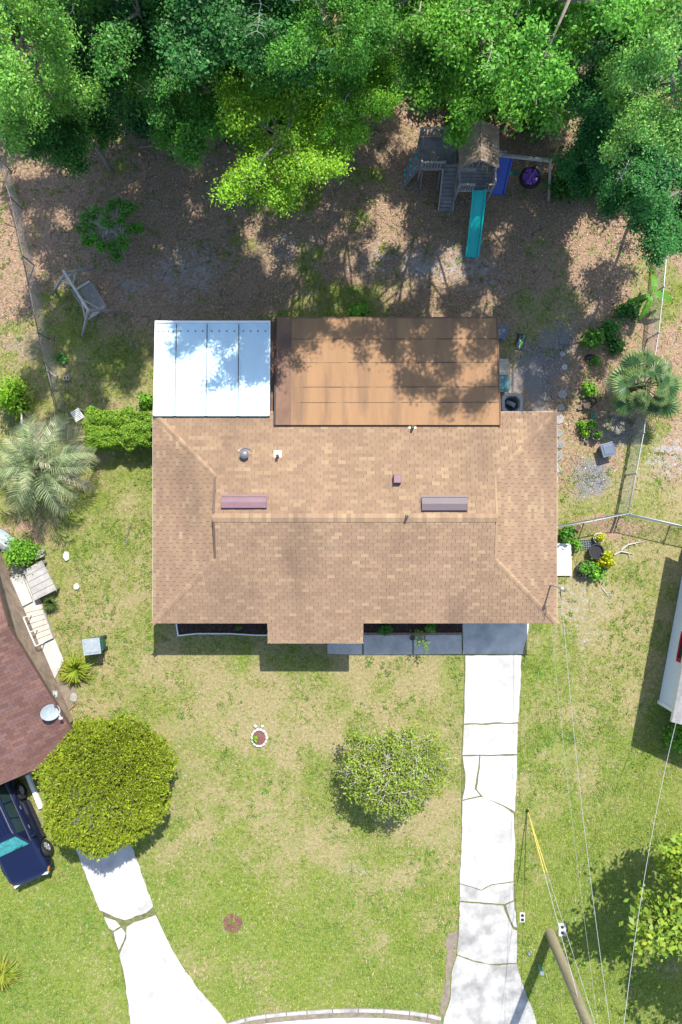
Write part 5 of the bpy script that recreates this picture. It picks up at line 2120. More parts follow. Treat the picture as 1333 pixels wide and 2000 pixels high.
# bench hung below: seat to the right of the beam, back on the left
sdv = Vector((dv.y * -1, dv.x, 0)).normalized()
if sdv.x < 0:
    sdv = -sdv
mid = (TA + TB) / 2
mid.z = 0
for k in range(9):
    cpt = mid + sdv * (-.02 + .068 * k) + Vector((0, 0, .48 + .004 * k))
    mb = MB()
    mb.bar(cpt - dv * .62, cpt + dv * .62, .052, .025, up=(0, 0, 1))
    mb.build('seat_slat', M['wood_grey'], t)
for k in range(8):
    cpt = mid + sdv * (-.10 - .028 * k) + Vector((0, 0, .52 + .062 * k))
    mb = MB()
    mb.bar(cpt - dv * .62, cpt + dv * .62, .025, .05, up=(0, 0, 1))
    mb.build('back_slat', M['wood_grey'], t)
for sg in (-1, 1):
    mb = MB()
    mb.bar(mid + dv * .62 * sg + sdv * -.25 + Vector((0, 0, .72)), mid + dv * .62 * sg + sdv * .52 + Vector((0, 0, .70)), .09, .03, up=(0, 0, 1))
    mb.bar(mid + dv * .60 * sg + sdv * .50 + Vector((0, 0, .46)), mid + dv * .60 * sg + sdv * .50 + Vector((0, 0, .70)), .05, .05)
    mb.build('armrest', M['wood_pale'], t)
    for off_ in (-.22, .42):
        mb = MB()
        mb.tube([mid + dv * .60 * sg + sdv * off_ + Vector((0, 0, .6)), mid + dv * .66 * sg + Vector((0, 0, 1.9))], .008, 4)
        mb.build('chain', M['steel'], t)

# ------------------------------------------------------------------ play set
ps = thing('play_set', (5.3, 14.1, 0), 'weathered wooden play set with roofed tower, ramp and teal slide', 'play set')
X0, X1, Y0, Y1, ZD = 4.80, 6.20, 13.25, 15.05, 1.40
for (x, y) in ((X0, Y0), (X1, Y0), (X0, 13.85), (X1, 13.85), (X0, Y1), (X1, Y1)):
    mb = MB()
    top = 2.15 if y == Y0 else 2.68
    mb.box((x, y, top / 2), (.09, .09, top))
    mb.build('post', M['wood_dark'], ps, bevel=.008)
for k in range(13):
    y = Y0 + .04 + k * (Y1 - Y0 - .08) / 12
    mb = MB()
    mb.box(((X0 + X1) / 2, y, ZD - .02), (X1 - X0 - .1, .125, .035))
    mb.build('deck_plank', M['wood_dark'], ps)
# roof
rx, rz_ = 5.38, 3.28
ry0, ry1 = 13.62, 15.2
for sg, xe in ((-1, 4.66), (1, 6.26)):
    for k in range(11):
        ya = ry0 + (ry1 - ry0) * k / 11
        yb_ = ry0 + (ry1 - ry0) * (k + 1) / 11 - .008
        a0, a1 = Vector((rx + sg * .01, ya, rz_)), Vector((xe, ya - .02, 2.62))
        b0, b1 = Vector((rx + sg * .01, yb_, rz_)), Vector((xe, yb_ - .02, 2.62))
        up_ = Vector((0, 0, .03))
        mb = MB()
        q8 = [a1, b1, b0, a0, a1 + up_, b1 + up_, b0 + up_, a0 + up_]
        if sg > 0:
            q8 = [b1, a1, a0, b0, b1 + up_, a1 + up_, a0 + up_, b0 + up_]
        mb.hexa(q8)
        mb.build('roof_board', M['wood_brown'], ps)
for y in (ry0 + .05, ry1 - .08):
    for (xa, xb) in ((4.70, rx), (rx, 6.22)):
        mb = MB()
        mb.bar((xa, y, 2.60 if xa < 5 else rz_ - .05), (xb, y, rz_ - .05 if xa < 5 else 2.60), .05, .10)
        mb.build('rafter', M['wood_grey'], ps)
for k in range(5):
    x = 4.95 + k * .2
    mb = MB()
    mb.bar((x, ry0 + .01, 2.62), (x + .02, ry0 + .01, 2.62 + .62 * (1 - abs(x - rx) / .8)), .14, .02)
    mb.build('gable_slat', M['wood_dark'], ps)


def railing(a, b, z0, z1, nb, mat='wood_grey'):
    a, b = Vector(a), Vector(b)
    for z in (z0, z1):
        mb = MB()
        mb.bar((a.x, a.y, z), (b.x, b.y, z), .07, .05, up=(0, 0, 1))
        mb.build('rail', M[mat], ps)
    for k in range(nb):
        p = a.lerp(b, (k + .5) / nb)
        mb = MB()
        mb.box((p.x, p.y, (z0 + z1) / 2), (.05, .03, z1 - z0 + .04), rz=math.atan2((b - a).y, (b - a).x))
        mb.build('baluster', M['wood_dark'], ps)


railing((X0, Y0 - .05), (5.42, Y0 - .05), 1.50, 2.10, 6)
railing((5.95, Y0 - .05), (X1, Y0 - .05), 1.50, 2.10, 2)
railing((X1 + .03, Y0), (X1 + .03, 13.85), 1.50, 2.10, 4)
railing((X0, 13.83), (5.45, 13.83), 1.95, 2.10, 1)
mb = MB()
mb.bar((X0 - .02, Y0, 2.1), (X0 - .02, 13.9, 2.1), .06, .06)
mb.build('rail', M['wood_grey'], ps)
# steering handle
mb = MB()
hc = P(946, 333, 2.2)
pts = [hc + Vector((.13 * math.cos(a_), .16 * math.sin(a_), .02 * math.sin(a_))) for a_ in np.linspace(-.8, 2.6, 7)]
mb.tube(pts + [hc], .016, 5)
mb.build('yellow_handle', M['yellow'], ps)
# teal slide
sa, sb_ = Vector((5.67, Y0 - .02, 1.45)), Vector((5.60, 10.94, .12))
W_ = .26
mb = MB()
secs = []
K = 16
for i in range(K + 1):
    f = i / K
    c = sa.lerp(sb_, f)
    c.z = 1.45 * (1 - f) ** 1.0 + .12 * f + .05 * math.sin(f * 9.0)
    w = W_
    x = c.x + .03 * math.sin(f * 3.0)
    secs.append([Vector((x - w, c.y, c.z - .02)), Vector((x - w - .03, c.y, c.z + .13)), Vector((x - w + .03, c.y, c.z + .13)), Vector((x - w + .06, c.y, c.z + .02)),
                 Vector((x + w - .06, c.y, c.z + .02)), Vector((x + w - .03, c.y, c.z + .13)), Vector((x + w + .03, c.y, c.z + .13)), Vector((x + w, c.y, c.z - .02))][::-1])
mb.loft(secs)
sl = smooth_angle(mb.build('slide', M['teal'], ps), 45)
mb = MB()
for sg in (-1, 1):
    mb.tube([(sb_.x + sg * .2, sb_.y + .1, 0), (sb_.x + sg * .2, sb_.y + .1, .12)], .03, 6)
mb.build('slide_foot', M['teal'], sl)
# blue slide on the swing side
mb = MB()
secs = []
for i in range(K + 1):
    f = i / K
    c = Vector((6.66, 14.60, 1.35)).lerp(Vector((6.66, 13.62, .12)), f)
    c.z = 1.35 * (1 - f) ** 1.3 + .14
    w = .27
    x = c.x + .12 - .06 * f
    secs.append([Vector((x - w, c.y, c.z - .02)), Vector((x - w - .03, c.y, c.z + .12)), Vector((x - w + .03, c.y, c.z + .12)), Vector((x - w + .06, c.y, c.z + .02)),
                 Vector((x + w - .06, c.y, c.z + .02)), Vector((x + w - .03, c.y, c.z + .12)), Vector((x + w + .03, c.y, c.z + .12)), Vector((x + w, c.y, c.z - .02))][::-1])
mb.loft(secs)
smooth_angle(mb.build('blue_slide', M['blue'], ps), 45)
mb = MB()
mb.box((6.5, 14.75, 1.30), (.75, .4, .05))
mb.build('slide_platform', M['wood_dark'], ps)
# plank ramp
ra, rb_ = Vector((4.56, 14.45, 1.22)), Vector((4.49, 12.93, .05))
for k in range(12):
    f = (k + .5) / 12
    c = ra.lerp(rb_, f)
    mb = MB()
    mb.box(c, (.58, .135, .03), rot=Matrix.Rotation(math.atan2(ra.z - rb_.z, ra.y - rb_.y), 3, 'X'))
    mb.build('ramp_plank', M['wood_dark'], ps)
for sg in (-1, 1):
    mb = MB()
    mb.bar(ra + Vector((sg * .31, 0, .05)), rb_ + Vector((sg * .31, 0, .05)), .05, .14)
    mb.build('ramp_rail', M['wood_grey'], ps)
# side deck
SX0, SX1, SY0, SY1, SZ = 3.30, 4.82, 14.28, 15.62, 1.05
for k in range(11):
    x = SX0 + .07 + k * (SX1 - SX0 - .14) / 10
    mb = MB()
    mb.box((x, (SY0 + SY1) / 2, SZ), (.13, SY1 - SY0, .035))
    mb.build('deck_plank', M['wood_dark'], ps)
for (x, y) in ((SX0, SY0), (SX0, SY1), (4.25, SY0), (4.25, SY1)):
    mb = MB()
    mb.box((x, y, .9), (.09, .09, 1.8))
    mb.build('post', M['wood_dark'], ps, bevel=.008)
railing((SX0, SY0 - .03), (4.28, SY0 - .03), 1.15, 1.75, 8)
railing((SX0, SY1 + .03), (SX1, SY1 + .03), 1.15, 1.75, 11)
for k in range(3):
    c = P(838, 322 + k * 4.5, .55 - .16 * k)
    mb = MB()
    mb.box((c.x, c.y, .55 - .16 * k), (.8, .11, .04))
    mb.build('step', M['wood_grey'], ps)
for x_ in (3.35, 4.1):
    mb = MB()
    mb.bar((x_ + .05, 14.3, .9), (x_ + .05, 13.9, .02), .05, .08)
    mb.build('step_stringer', M['wood_dark'], ps)
# climbing wall with holds
mb = MB()
mb.add([(2.66, 13.95, 0.02), (2.72, 14.75, 0.02), (3.28, 15.35, 1.1), (3.26, 14.35, 1.1), (2.70, 13.95, -.02), (2.76, 14.75, -.02), (3.33, 15.35, 1.05), (3.31, 14.35, 1.05)],
       [(0, 3, 2, 1), (4, 5, 6, 7), (0, 1, 5, 4), (1, 2, 6, 5), (2, 3, 7, 6), (3, 0, 4, 7)])
cw = mb.build('climbing_wall', M['wood_dark'], ps)
q = random.Random(12)
for k in range(9):
    f, g = (k % 3 + .5 + q.uniform(-.2, .2)) / 3, (k // 3 + .5 + q.uniform(-.2, .2)) / 3
    p = Vector((2.66, 13.95, .02)).lerp(Vector((3.26, 14.35, 1.1)), f).lerp(Vector((2.72, 14.75, .02)).lerp(Vector((3.28, 15.35, 1.1)), f), g)
    mb = MB()
    mb.lathe(p + Vector((-.02, 0, 0)), [(.055, -.01), (.06, .02), (.03, .05)], 7)
    mb.build('climbing_hold', M['cyan'], cw)
# swing beam and end frame
ba, bb = Vector((6.15, 14.30, 2.30)), Vector((8.42, 14.05, 2.30))
mb = MB()
mb.bar(ba, bb, .10, .14, up=(0, 0, 1))
mb.build('swing_beam', M['wood_grey'], ps, bevel=.01)
for f in (P(1072, 392), Vector((8.75, 15.25, 0))):
    mb = MB()
    mb.bar(bb + Vector((-.03, 0, -.03)), f, .07, .07)
    mb.build('swing_leg', M['wood_grey'], ps)
# hanging swings are things of their own
tc_ = P(1037, 345, .55)
t = thing('tyre_swing', (tc_.x, tc_.y, .40), 'black tyre swing with purple plastic seat segments below the beam', 'swing')
mb = MB()
ringp = [(.30, -.11), (.40, -.12), (.455, -.06), (.455, .06), (.40, .12), (.30, .11), (.27, .0)]
secs = []
for k in range(29):
    a_ = 2 * math.pi * k / 28
    secs.append([tc_ + Vector((r_ * math.cos(a_), r_ * math.sin(a_), z_ - .1)) for r_, z_ in ringp])
mb.loft(secs, cap=False)
smooth_angle(mb.build('tyre', M['tyre'], t))
for k in range(5):
    a0, a1 = 2 * math.pi * k / 5 + .10, 2 * math.pi * (k + 1) / 5 - .10
    poly = [(tc_.x + .15 * math.cos(a_), tc_.y + .15 * math.sin(a_)) for a_ in np.linspace(a0 + .12, a1 - .12, 4)]
    poly += [(tc_.x + .34 * math.cos(a_), tc_.y + .34 * math.sin(a_)) for a_ in np.linspace(a1, a0, 8)]
    mb = MB()
    mb.prism(poly, .50, .575)
    mb.build('seat_segment', M['purple'], t, bevel=.012)
mb = MB()
mb.lathe((tc_.x, tc_.y, .50), [(.13, 0), (.13, .07), (.06, .10)], 16)
mb.build('hub', M['purple'], t)
for k in range(3):
    a_ = 2 * math.pi * k / 3
    mb = MB()
    mb.tube([tc_ + Vector((.38 * math.cos(a_), .38 * math.sin(a_), .02)), (tc_.x + .0, 14.09, 2.24)], .008, 4)
    mb.build('chain', M['steel'], t)
gc = P(1003, 339, .55)
t = thing('belt_swing', (gc.x, gc.y, .5), 'green swing seat hanging between blue slide and tyre swing', 'swing')
mb = MB()
secs = []
for k in range(9):
    f = k / 8 * 2 - 1
    x, z = gc.x + .20 * f, .50 + .08 * f * f
    secs.append([Vector((x, gc.y - .08, z)), Vector((x, gc.y + .08, z)), Vector((x, gc.y + .08, z + .025)), Vector((x, gc.y - .08, z + .025))])
mb.loft(secs)
mb.build('seat', M['green_plastic'], t)
for sg in (-1, 1):
    mb = MB()
    mb.tube([(gc.x + sg * .20, gc.y, .58), (gc.x + sg * .16, 14.2, 2.24)], .010, 4)
    mb.build('chain', M['green_plastic'], t)

# ------------------------------------------------------------------ clutter behind the house
def bin_thing(name, c, size, rz, label, body, lid, cat='bin', taper=.86, lid_over=.04, wheels=False):
    t = thing(name, (c[0], c[1], 0), label, cat)
    t.rotation_euler.z = rz
    w, d, h = size
    b = MB()
    q = []
    for (z, k) in ((.04, taper), (h, 1.0)):
        for (x, y) in ((-1, -1), (1, -1), (1, 1), (-1, 1)):
            q.append(Vector((x * w / 2 * k, y * d / 2 * k, z)))
    b.hexa(q)
    o = link('body', b.mesh('body'), M[body], t)
    m_ = o.modifiers.new('bevel', 'BEVEL')
    m_.width = .05
    m_.segments = 3
    b = MB()
    b.hexa([Vector((x * (w / 2 + lid_over), y * (d / 2 + lid_over), z)) for z in (h, h + .05) for (x, y) in ((-1, -1), (1, -1), (1, 1), (-1, 1))])
    b.hexa([Vector((x * (w / 2 - .05), y * (d / 2 - .05), z)) for z in (h + .045, h + .075) for (x, y) in ((-1, -1), (1, -1), (1, 1), (-1, 1))])
    o = link('lid', b.mesh('lid'), M[lid], t)
    m_ = o.modifiers.new('bevel', 'BEVEL')
    m_.width = .03
    m_.segments = 3
    b = MB()
    b.bar((w / 2 + .10, -d / 2 * .7, h - .06), (w / 2 + .10, d / 2 * .7, h - .06), .03, .03)
    b.bar((w / 2 - .05, -d / 2 * .7, h - .03), (w / 2 + .10, -d / 2 * .7, h - .06), .03, .03)
    b.bar((w / 2 - .05, d / 2 * .7, h - .03), (w / 2 + .10, d / 2 * .7, h - .06), .03, .03)
    link('handle', b.mesh('handle'), M[body], t)
    if wheels:
        for sg in (-1, 1):
            b = MB()
            b.tube([(w / 2 - .08, sg * (d / 2 - .10), .12), (w / 2 - .08, sg * (d / 2 - .02), .12)], .12, 14)
            link('wheel', b.mesh('wheel'), M['tyre'], t)
    return t


bin_thing('wheelie_bin', P(179, 1263, 1.05), (.66, .60, 1.0), .12, 'green wheeled bin with sun bleached grey lid on the side lawn', 'bin_green', 'bin_lid', wheels=True)
bin_thing('storage_bin', P(980, 648, .6), (.42, .50, .55), -.35, 'dark slate plastic bin beside the brown roofed addition', 'tote', 'tote')
bin_thing('deck_box', P(982, 717, .6), (.42, .62, .58), .0, 'tan lidded storage box beside the brown roofed addition', 'tan_box', 'tan_box', cat='box', taper=.95)
bin_thing('deck_box', P(983, 750, .6), (.42, .60, .56), .0, 'grey teal storage box next to the tan lidded box', 'teal_box', 'teal_box', cat='box', taper=.95)
bin_thing('storage_tote', P(1188, 878, .5), (.48, .50, .45), .28, 'slate blue upturned tote near the garden pots', 'tote', 'tote', cat='tote', taper=.9)
# tub with round basin
tcn = P(1001, 788, .6)
t = thing('garden_tub', (tcn.x, tcn.y, 0), 'grey rounded tub with dark round basin at the addition corner', 'tub')


def rr_poly(cx, cy, w, d, r, n=6):
    out = []
    for (sx, sy, a0) in ((1, 1, 0), (-1, 1, 90), (-1, -1, 180), (1, -1, 270)):
        for k in range(n + 1):
            a_ = math.radians(a0 + 90 * k / n)
            out.append((cx + sx * (w / 2 - r) + r * math.cos(a_), cy + sy * (d / 2 - r) + r * math.sin(a_)))
    return out


mb = MB()
outer = rr_poly(tcn.x, tcn.y, .90, .90, .26, 7)
n_ = len(outer)
secs = []
for (k, z) in ((.92, .02), (1.0, .5), (1.0, .58), (.97, .60)):
    secs.append([Vector((tcn.x + (x - tcn.x) * k, tcn.y + (y - tcn.y) * k, z)) for x, y in outer])
for (r_, z) in ((.35, .60), (.32, .52), (.30, .16), (.28, .15)):
    secs.append([Vector((tcn.x + r_ * math.cos(math.atan2(y - tcn.y, x - tcn.x)), tcn.y + r_ * math.sin(math.atan2(y - tcn.y, x - tcn.x)), z)) for x, y in outer])
mb.loft(secs)
smooth_angle(mb.build('rim', M['tub'], t), 35)
mb = MB()
mb.lathe((tcn.x, tcn.y, .16), [(.275, 0), (.275, .02)], 24)
mb.build('basin', M['black'], t)
mb = MB()
mb.tube([(tcn.x - .12, tcn.y + .10, .22), (tcn.x + .12, tcn.y - .06, .45)], .10, 12)
mb.build('bucket', M['bin_lid'], t)
# soil sack
sc_ = P(1018, 668, .08)
t = thing('soil_sack', (sc_.x, sc_.y, 0), 'dark plastic soil sack with green printed stripe on the gravel', 'sack')
mb = MB()
nx_, ny_ = 9, 13
V_, F_ = [], []
for j in range(ny_):
    for i in range(nx_):
        fx_, fy_ = i / (nx_ - 1) * 2 - 1, j / (ny_ - 1) * 2 - 1
        z = .02 + .12 * (1 - fx_ ** 4) * (1 - fy_ ** 6) + .02 * math.sin(i * 2.1 + j * 1.3) * (1 - fx_ ** 2) * (1 - fy_ ** 2)
        w = .21 * (1 - .10 * math.sin(j * .9))
        x, y = fx_ * w, fy_ * .36
        a_ = -.18
        V_.append((sc_.x + x * math.cos(a_) - y * math.sin(a_), sc_.y + x * math.sin(a_) + y * math.cos(a_), z))
for j in range(ny_ - 1):
    for i in range(nx_ - 1):
        k = j * nx_ + i
        F_.append((k, k + 1, k + nx_ + 1, k + nx_))
mb.add(V_, F_)
mb.build('sack_body', M['bag'], t, smooth=True)
mb = MB()
for j in range(ny_ - 1):
    i = 3 + (2 if j > 7 else 1 if j in (4, 5, 6, 7) and j % 2 else 0)
    k = j * nx_ + i
    mb.add([Vector(V_[k]) + Vector((0, 0, .006)), Vector(V_[k + 1]) + Vector((0, 0, .006)), Vector(V_[k + nx_ + 1]) + Vector((0, 0, .006)), Vector(V_[k + nx_]) + Vector((0, 0, .006))], [(0, 1, 2, 3)])
mb.build('printed_stripe', M['bag_print'], t)


# pots
def pot(u, v, r, h, label, mat, soil='soil', cat='pot', plant=None):
    c = P(u, v, h)
    t = thing('plant_pot', (c.x, c.y, 0), label, cat)
    b = MB()
    b.lathe((0, 0, 0), [(r * .72, 0), (r * .98, h * .9), (r * 1.06, h * .9), (r * 1.06, h), (r * .9, h), (r * .86, h * .82), (r * .5, h * .80)], 20)
    o = link('shell', b.mesh('shell'), M[mat], t)
    smooth_angle(o, 35)
    b = MB()
    b.lathe((0, 0, h * .80), [(r * .88, 0), (r * .86, .012)], 18)
    link('soil', b.mesh('soil'), M[soil], t)
    if plant:
        f, s_ = BS[int(u) % 4]
        o = link('foliage', f, M[plant], t)
        o.scale = (r * .95, r * .95, .35)
        o.location = (0, 0, h * .8)
    return t


pot(1155, 829, .20, .28, 'wide tan rimmed pot with green plant by the stepping stones', 'pot_tan', plant='leaf_bright')
pot(1166, 850, .20, .28, 'wide tan rimmed pot with sparse weeds near the tote', 'pot_tan', plant='leaf')
pot(1149, 790, .20, .26, 'large black nursery pot below the bright green plant', 'pot_black')
pot(1159, 783, .15, .25, 'smaller black nursery pot leaning on the large one', 'pot_black')
pot(1133, 796, .09, .14, 'small tan ring pot beside the black nursery pots', 'pot_tan')
pot(1144, 812, .08, .14, 'small orange clay pot among the garden pots', 'terracotta')
pot(1136, 815, .07, .13, 'tiny pink clay pot beside the orange pot', 'terracotta')
pot(1140, 855, .08, .12, 'small white cup pot below the yellow green plant', 'white')
pot(1147, 863, .08, .13, 'tiny black pot at the lower end of the garden pots', 'pot_black')
pot(1147, 853, .06, .12, 'tiny teal pot beside the white cup pot', 'cyan')
pot(1166, 1077, .31, .42, 'large empty black tub beside the yellow leaved bush', 'pot_black', soil='tyre')
pot(1170, 1051, .22, .26, 'pale ringed pot with yellow leaved plant under the fence', 'stone_white', plant='leaf_yellow')
pot(1144, 1112, .36, .30, 'wide black planter with dry stalks beside the white stoop', 'pot_black', plant='leaf')
pot(1130, 1031, .13, .22, 'brown clay pot under the fence beside green plants', 'terracotta')
pot(806, 1246, .10, .15, 'small square looking dark pot on the front walk edge', 'pot_black')
strap_clump('dry_stalk_plant', P(1146, 1110, .35), .42, .5, 40, 'dry tan stalks growing in the wide black planter', (.28, .25, .12), 811, .016)
t = thing('cyan_tray', P(1160, 811), 'small cyan plastic tray among the garden pots', 'tray')
c = P(1160, 811, .1)
mb = MB()
mb.box((c.x, c.y, .05), (.22, .17, .10))
mb.build('tray', M['cyan'], t, bevel=.02)
mb = MB()
mb.box((c.x, c.y, .098), (.17, .12, .012))
mb.build('inset', M['green_plastic'], t)
t = thing('black_bundle', P(1152, 700), 'black plastic bundle on the litter near the fan palm', 'bundle')
c = P(1152, 700)
mb = MB()
secs = []
for k in range(7):
    f = k / 6
    rad = .08 + .07 * math.sin(math.pi * f)
    secs.append([Vector((c.x - .22 + .44 * f, c.y + rad * math.cos(a_) * 1.1, .10 + rad * .8 * math.sin(a_))) for a_ in np.linspace(0, 2 * math.pi, 9)[:-1]])
mb.loft(secs)
mb.build('bundle', M['black'], t, smooth=True)
t = thing('floor_grate', P(1146, 1063), 'dark grid tray lying beside the black tub', 'tray')
c = P(1146, 1063)
for k in range(6):
    mb = MB()
    mb.box((c.x - .25 + .1 * k, c.y, .05), (.025, .42, .03), rz=.1)
    mb.build('grid_bar', M['tote'], t)
for k in range(5):
    mb = MB()
    mb.box((c.x, c.y - .2 + .1 * k, .065), (.55, .025, .02), rz=.1)
    mb.build('grid_bar', M['tote'], t)

# concrete stoop; white colour stands in for its overexposed sunlit top
mb = MB()
a, b = P(1075, 1124, .15), P(1117, 1061, .15)
mb.prism([(a.x, a.y), (b.x, a.y), (b.x - .02, b.y), (a.x, b.y)], 0, .15)
structure('side_stoop', mb, M['white'], 'concrete stoop at the side wall, overexposed sunlight coloured in as white', bevel=.012)

# stepping stones ---------------------------------------------------------------
def stone(u, v, ru, rv, label, seed, mat='stone', z=.05, name='stepping_stone', group=None, ns=7):
    q = random.Random(seed)
    c = P(u, v)
    t = thing(name, (c.x, c.y, 0), label, 'stone', group)
    poly = []
    for k in range(ns):
        a_ = 2 * math.pi * k / ns + q.uniform(-.25, .25)
        g = q.uniform(.85, 1.15)
        poly.append((c.x + ru / 45.3 * g * math.cos(a_), c.y + rv / 45.3 * g * math.sin(a_)))
    mb = MB()
    mb.prism(poly, -.03, z)
    mb.build('slab', M[mat], t, bevel=.015)
    return t


SG = 'stepping stones along the house side'
for i, (u, v, ru, rv, m_, lab) in enumerate((
        (1099, 771, 11, 9, 'stone', 'pale ragged stepping stone farthest up the side path'),
        (1095, 796, 9, 7, 'stone', 'small broken pale stepping stone below the ragged one'),
        (1092, 818, 10, 11, 'stone', 'tall pale stepping stone at the roof corner'),
        (1090, 845, 11, 9, 'stone_grey', 'grey pointed stepping stone below the roof corner'),
        (1091, 868, 12, 9, 'stone_grey', 'grey five sided stepping stone along the house side'),
        (1088, 890, 12, 11, 'stone_grey', 'grey squarish stepping stone along the house side'),
        (1086, 914, 11, 12, 'stone', 'pale round stepping stone half under the eave'),
        (1083, 938, 9, 12, 'stone', 'pale stepping stone mostly under the eave'))):
    stone(u, v, ru, rv, lab, 900 + i, m_, group=SG, ns=5 + i % 3)
stone(1098, 692, 6, 6, 'small round pale stone on the litter above the stepping stones', 920, 'stone', .06, 'round_stone')
stone(1103, 717, 6, 6, 'flat grey stone sunk in the litter beside the gravel', 921, 'concrete_lifted', .03, 'flat_stone')
stone(150, 1145, 6, 6, 'white stone on the side lawn near the plywood platform', 922, 'stone_white', .1, 'round_stone')
stone(131, 1086, 6, 9, 'grey white stone in the shadow of the feather palm', 923, 'stone_white', .1, 'round_stone')
stone(145, 1362, 8, 10, 'pale rubble stone below the strap leaf plant', 924, 'stone', .08, 'rubble_stone')

# planter ring on the front lawn ---------------------------------------------------
c = P(507, 1440)
t = thing('planter_ring', (c.x, c.y, 0), 'small white stone planter ring with brown soil on the front lawn', 'planter')
for k in range(14):
    a_ = 2 * math.pi * k / 14
    mb = MB()
    mb.box((c.x + .32 * math.cos(a_), c.y + .36 * math.sin(a_), .06), (.13, .085, .12), rz=a_ + math.pi / 2 + random.uniform(-.1, .1))
    mb.build('ring_stone', M['stone_white'], t, bevel=.02)
for dx_ in (-.16, .14):
    mb = MB()
    mb.box((c.x + dx_, c.y + .50, .06), (.13, .11, .11), rz=dx_ * 4)
    mb.build('ring_stone', M['stone_white'], t, bevel=.03)
mb = MB()
mb.lathe((c.x, c.y, .0), [(.29, .0), (.28, .06), (.05, .09)], 18, 1, 1.1)
mb.build('soil', M['rust'], t)
bush('planter_plant', P(500, 1443, .1), .13, .25, 2, 'leaf_lime', 'yellow green plant growing in the white planter ring', 'plant', parts=BS[1])
c = P(455, 1803)
t = thing('iron_cover', (c.x, c.y, 0), 'rusty round iron cover sunk in the front lawn', 'cover')
poly = [(c.x + .40 * (1 + .10 * math.sin(5 * a_ + 1)) * math.cos(a_), c.y + .40 * (1 + .09 * math.sin(4 * a_)) * math.sin(a_)) for a_ in np.linspace(0, 2 * math.pi, 19)[:-1]]
mb = MB()
mb.prism(poly, -.04, .03)
mb.build('plate', M['rust'], t)
mb = MB()
for k in range(3):
    mb.box((c.x + (k - 1) * .15, c.y + .03 * k, .034), (.035, .38, .012), rz=.15)
mb.build('plate_rib', M['rust'], t)

# ------------------------------------------------------------------ utility pole, guys, wires, boxes
pb = P(1075, 1822)
ptop = Vector((8.62, -18.25, 9.2))
t = thing('utility_pole', (pb.x, pb.y, 0), 'tall leaning wooden utility pole beside the driveway mouth', 'utility pole')
mb = MB()
mb.tube([pb + Vector((0, 0, -.3)), pb.lerp(ptop, .33), pb.lerp(ptop, .66), ptop], [.225, .205, .18, .15], 16)
smooth_angle(mb.build('pole', M['pole_wood'], t))
mb = MB()
mb.box(pb.lerp(ptop, .90) + Vector((.2, 0, 0)), (.3, .2, .3))
mb.build('bracket', M['steel'], t)
mb = MB()
mb.tube([pb + Vector((-.19, -.05, 0)), pb.lerp(ptop, .30) + Vector((-.175, -.05, 0))], .03, 8)
mb.build('riser_pipe', M['steel'], t)


def sag(a, b, s, n=22):
    out = []
    for i in range(n + 1):
        f = i / n
        p = Vector(a).lerp(Vector(b), f)
        p.z -= s * 4 * f * (1 - f)
        out.append(p)
    return out


def cable(name, a, b, s, r, mat, label, cat='cable', group=None):
    t = thing(name, (a[0], a[1], 0), label, cat, group)
    mb = MB()
    mb.tube(sag(a, b, s), r, 5)
    mb.build('strand', M[mat], t)
    return t


pole_at = lambda z: pb.lerp(ptop, z / 9.2)
cable('service_cable', pole_at(8.2) + Vector((.2, .1, 0)), mtop + Vector((.03, -.05, -.1)), .55, .008, 'wire', 'pale service cable from the pole to the house weatherhead')
cable('service_cable', pole_at(8.0) + Vector((.3, .1, 0)), Vector((13.2, -8.3, 2.75)), .45, .0085, 'wire', 'pale service cable from the pole to the white sided house')
cable('phone_cable', pole_at(6.6) + Vector((.15, .1, 0)), Vector((8.35, -4.35, 2.5)), .35, .004, 'wire', 'thin phone cable from the pole to the front eave corner')
an = P(1030, 1583)
t = thing('guy_anchor', (an.x, an.y, 0), 'guy wires with yellow plastic guards anchored beside the driveway', 'guy wire')
mb = MB()
mb.lathe((an.x, an.y, 0), [(.07, -.05), (.07, .06), (.03, .16)], 10)
mb.build('anchor_rod', M['black'], t)
for k, zt in enumerate((9.0, 4.6)):
    e_ = pole_at(zt)
    s_ = an + Vector((0, 0, .12))
    mb = MB()
    mb.tube([s_, e_], .009, 5)
    mb.build('guy_strand', M['steel'], t)
    d = (e_ - s_).normalized()
    mb = MB()
    mb.tube([s_ + d * .05, s_ + d * (2.45 if k else 2.75)], .020, 8)
    mb.build('guy_guard', M['yellow'], t)
for (u, v, w, h, lab) in ((1098, 1815, .33, .56, 'white concrete meter box with two holes beside the pole'), (1020, 1791, .24, .42, 'small grey meter box with two holes at the driveway edge')):
    c = P(u, v)
    t = thing('meter_box', (c.x, c.y, 0), lab, 'meter box')
    mb = MB()
    mb.box((c.x, c.y, .02), (w, h, .08))
    mb.build('lid', M['concrete'] if w > .3 else M['concrete_lifted'], t, bevel=.02)
    for sg in (-1, 1):
        mb = MB()
        mb.lathe((c.x, c.y + sg * h * .22, .058), [(.07, 0), (.065, .008)], 14)
        mb.build('port', M['black'], t)
t = thing('marker_post', P(1054, 1888), 'pale green plastic marker post in the pole shadow', 'marker post')
a = P(1053, 1886)
mb = MB()
mb.tube([a, a + Vector((0, 0, .40)), a + Vector((0, 0, .50))], [.075, .07, .05], 12)
smooth_angle(mb.build('post', M['pale_green'], t))
mb = MB()
mb.lathe(a + Vector((0, 0, .50)), [(.085, 0), (.085, .05), (.04, .09)], 12)
mb.build('cap', M['white'], t)
t = thing('valve_cap', P(1033, 1861), 'small dark round valve cap in the grass beside the driveway', 'valve')
a = P(1033, 1861)
mb = MB()
mb.lathe(a, [(.09, -.02), (.09, .07), (.06, .10)], 12)
mb.build('cap', M['tote'], t)
mb = MB()
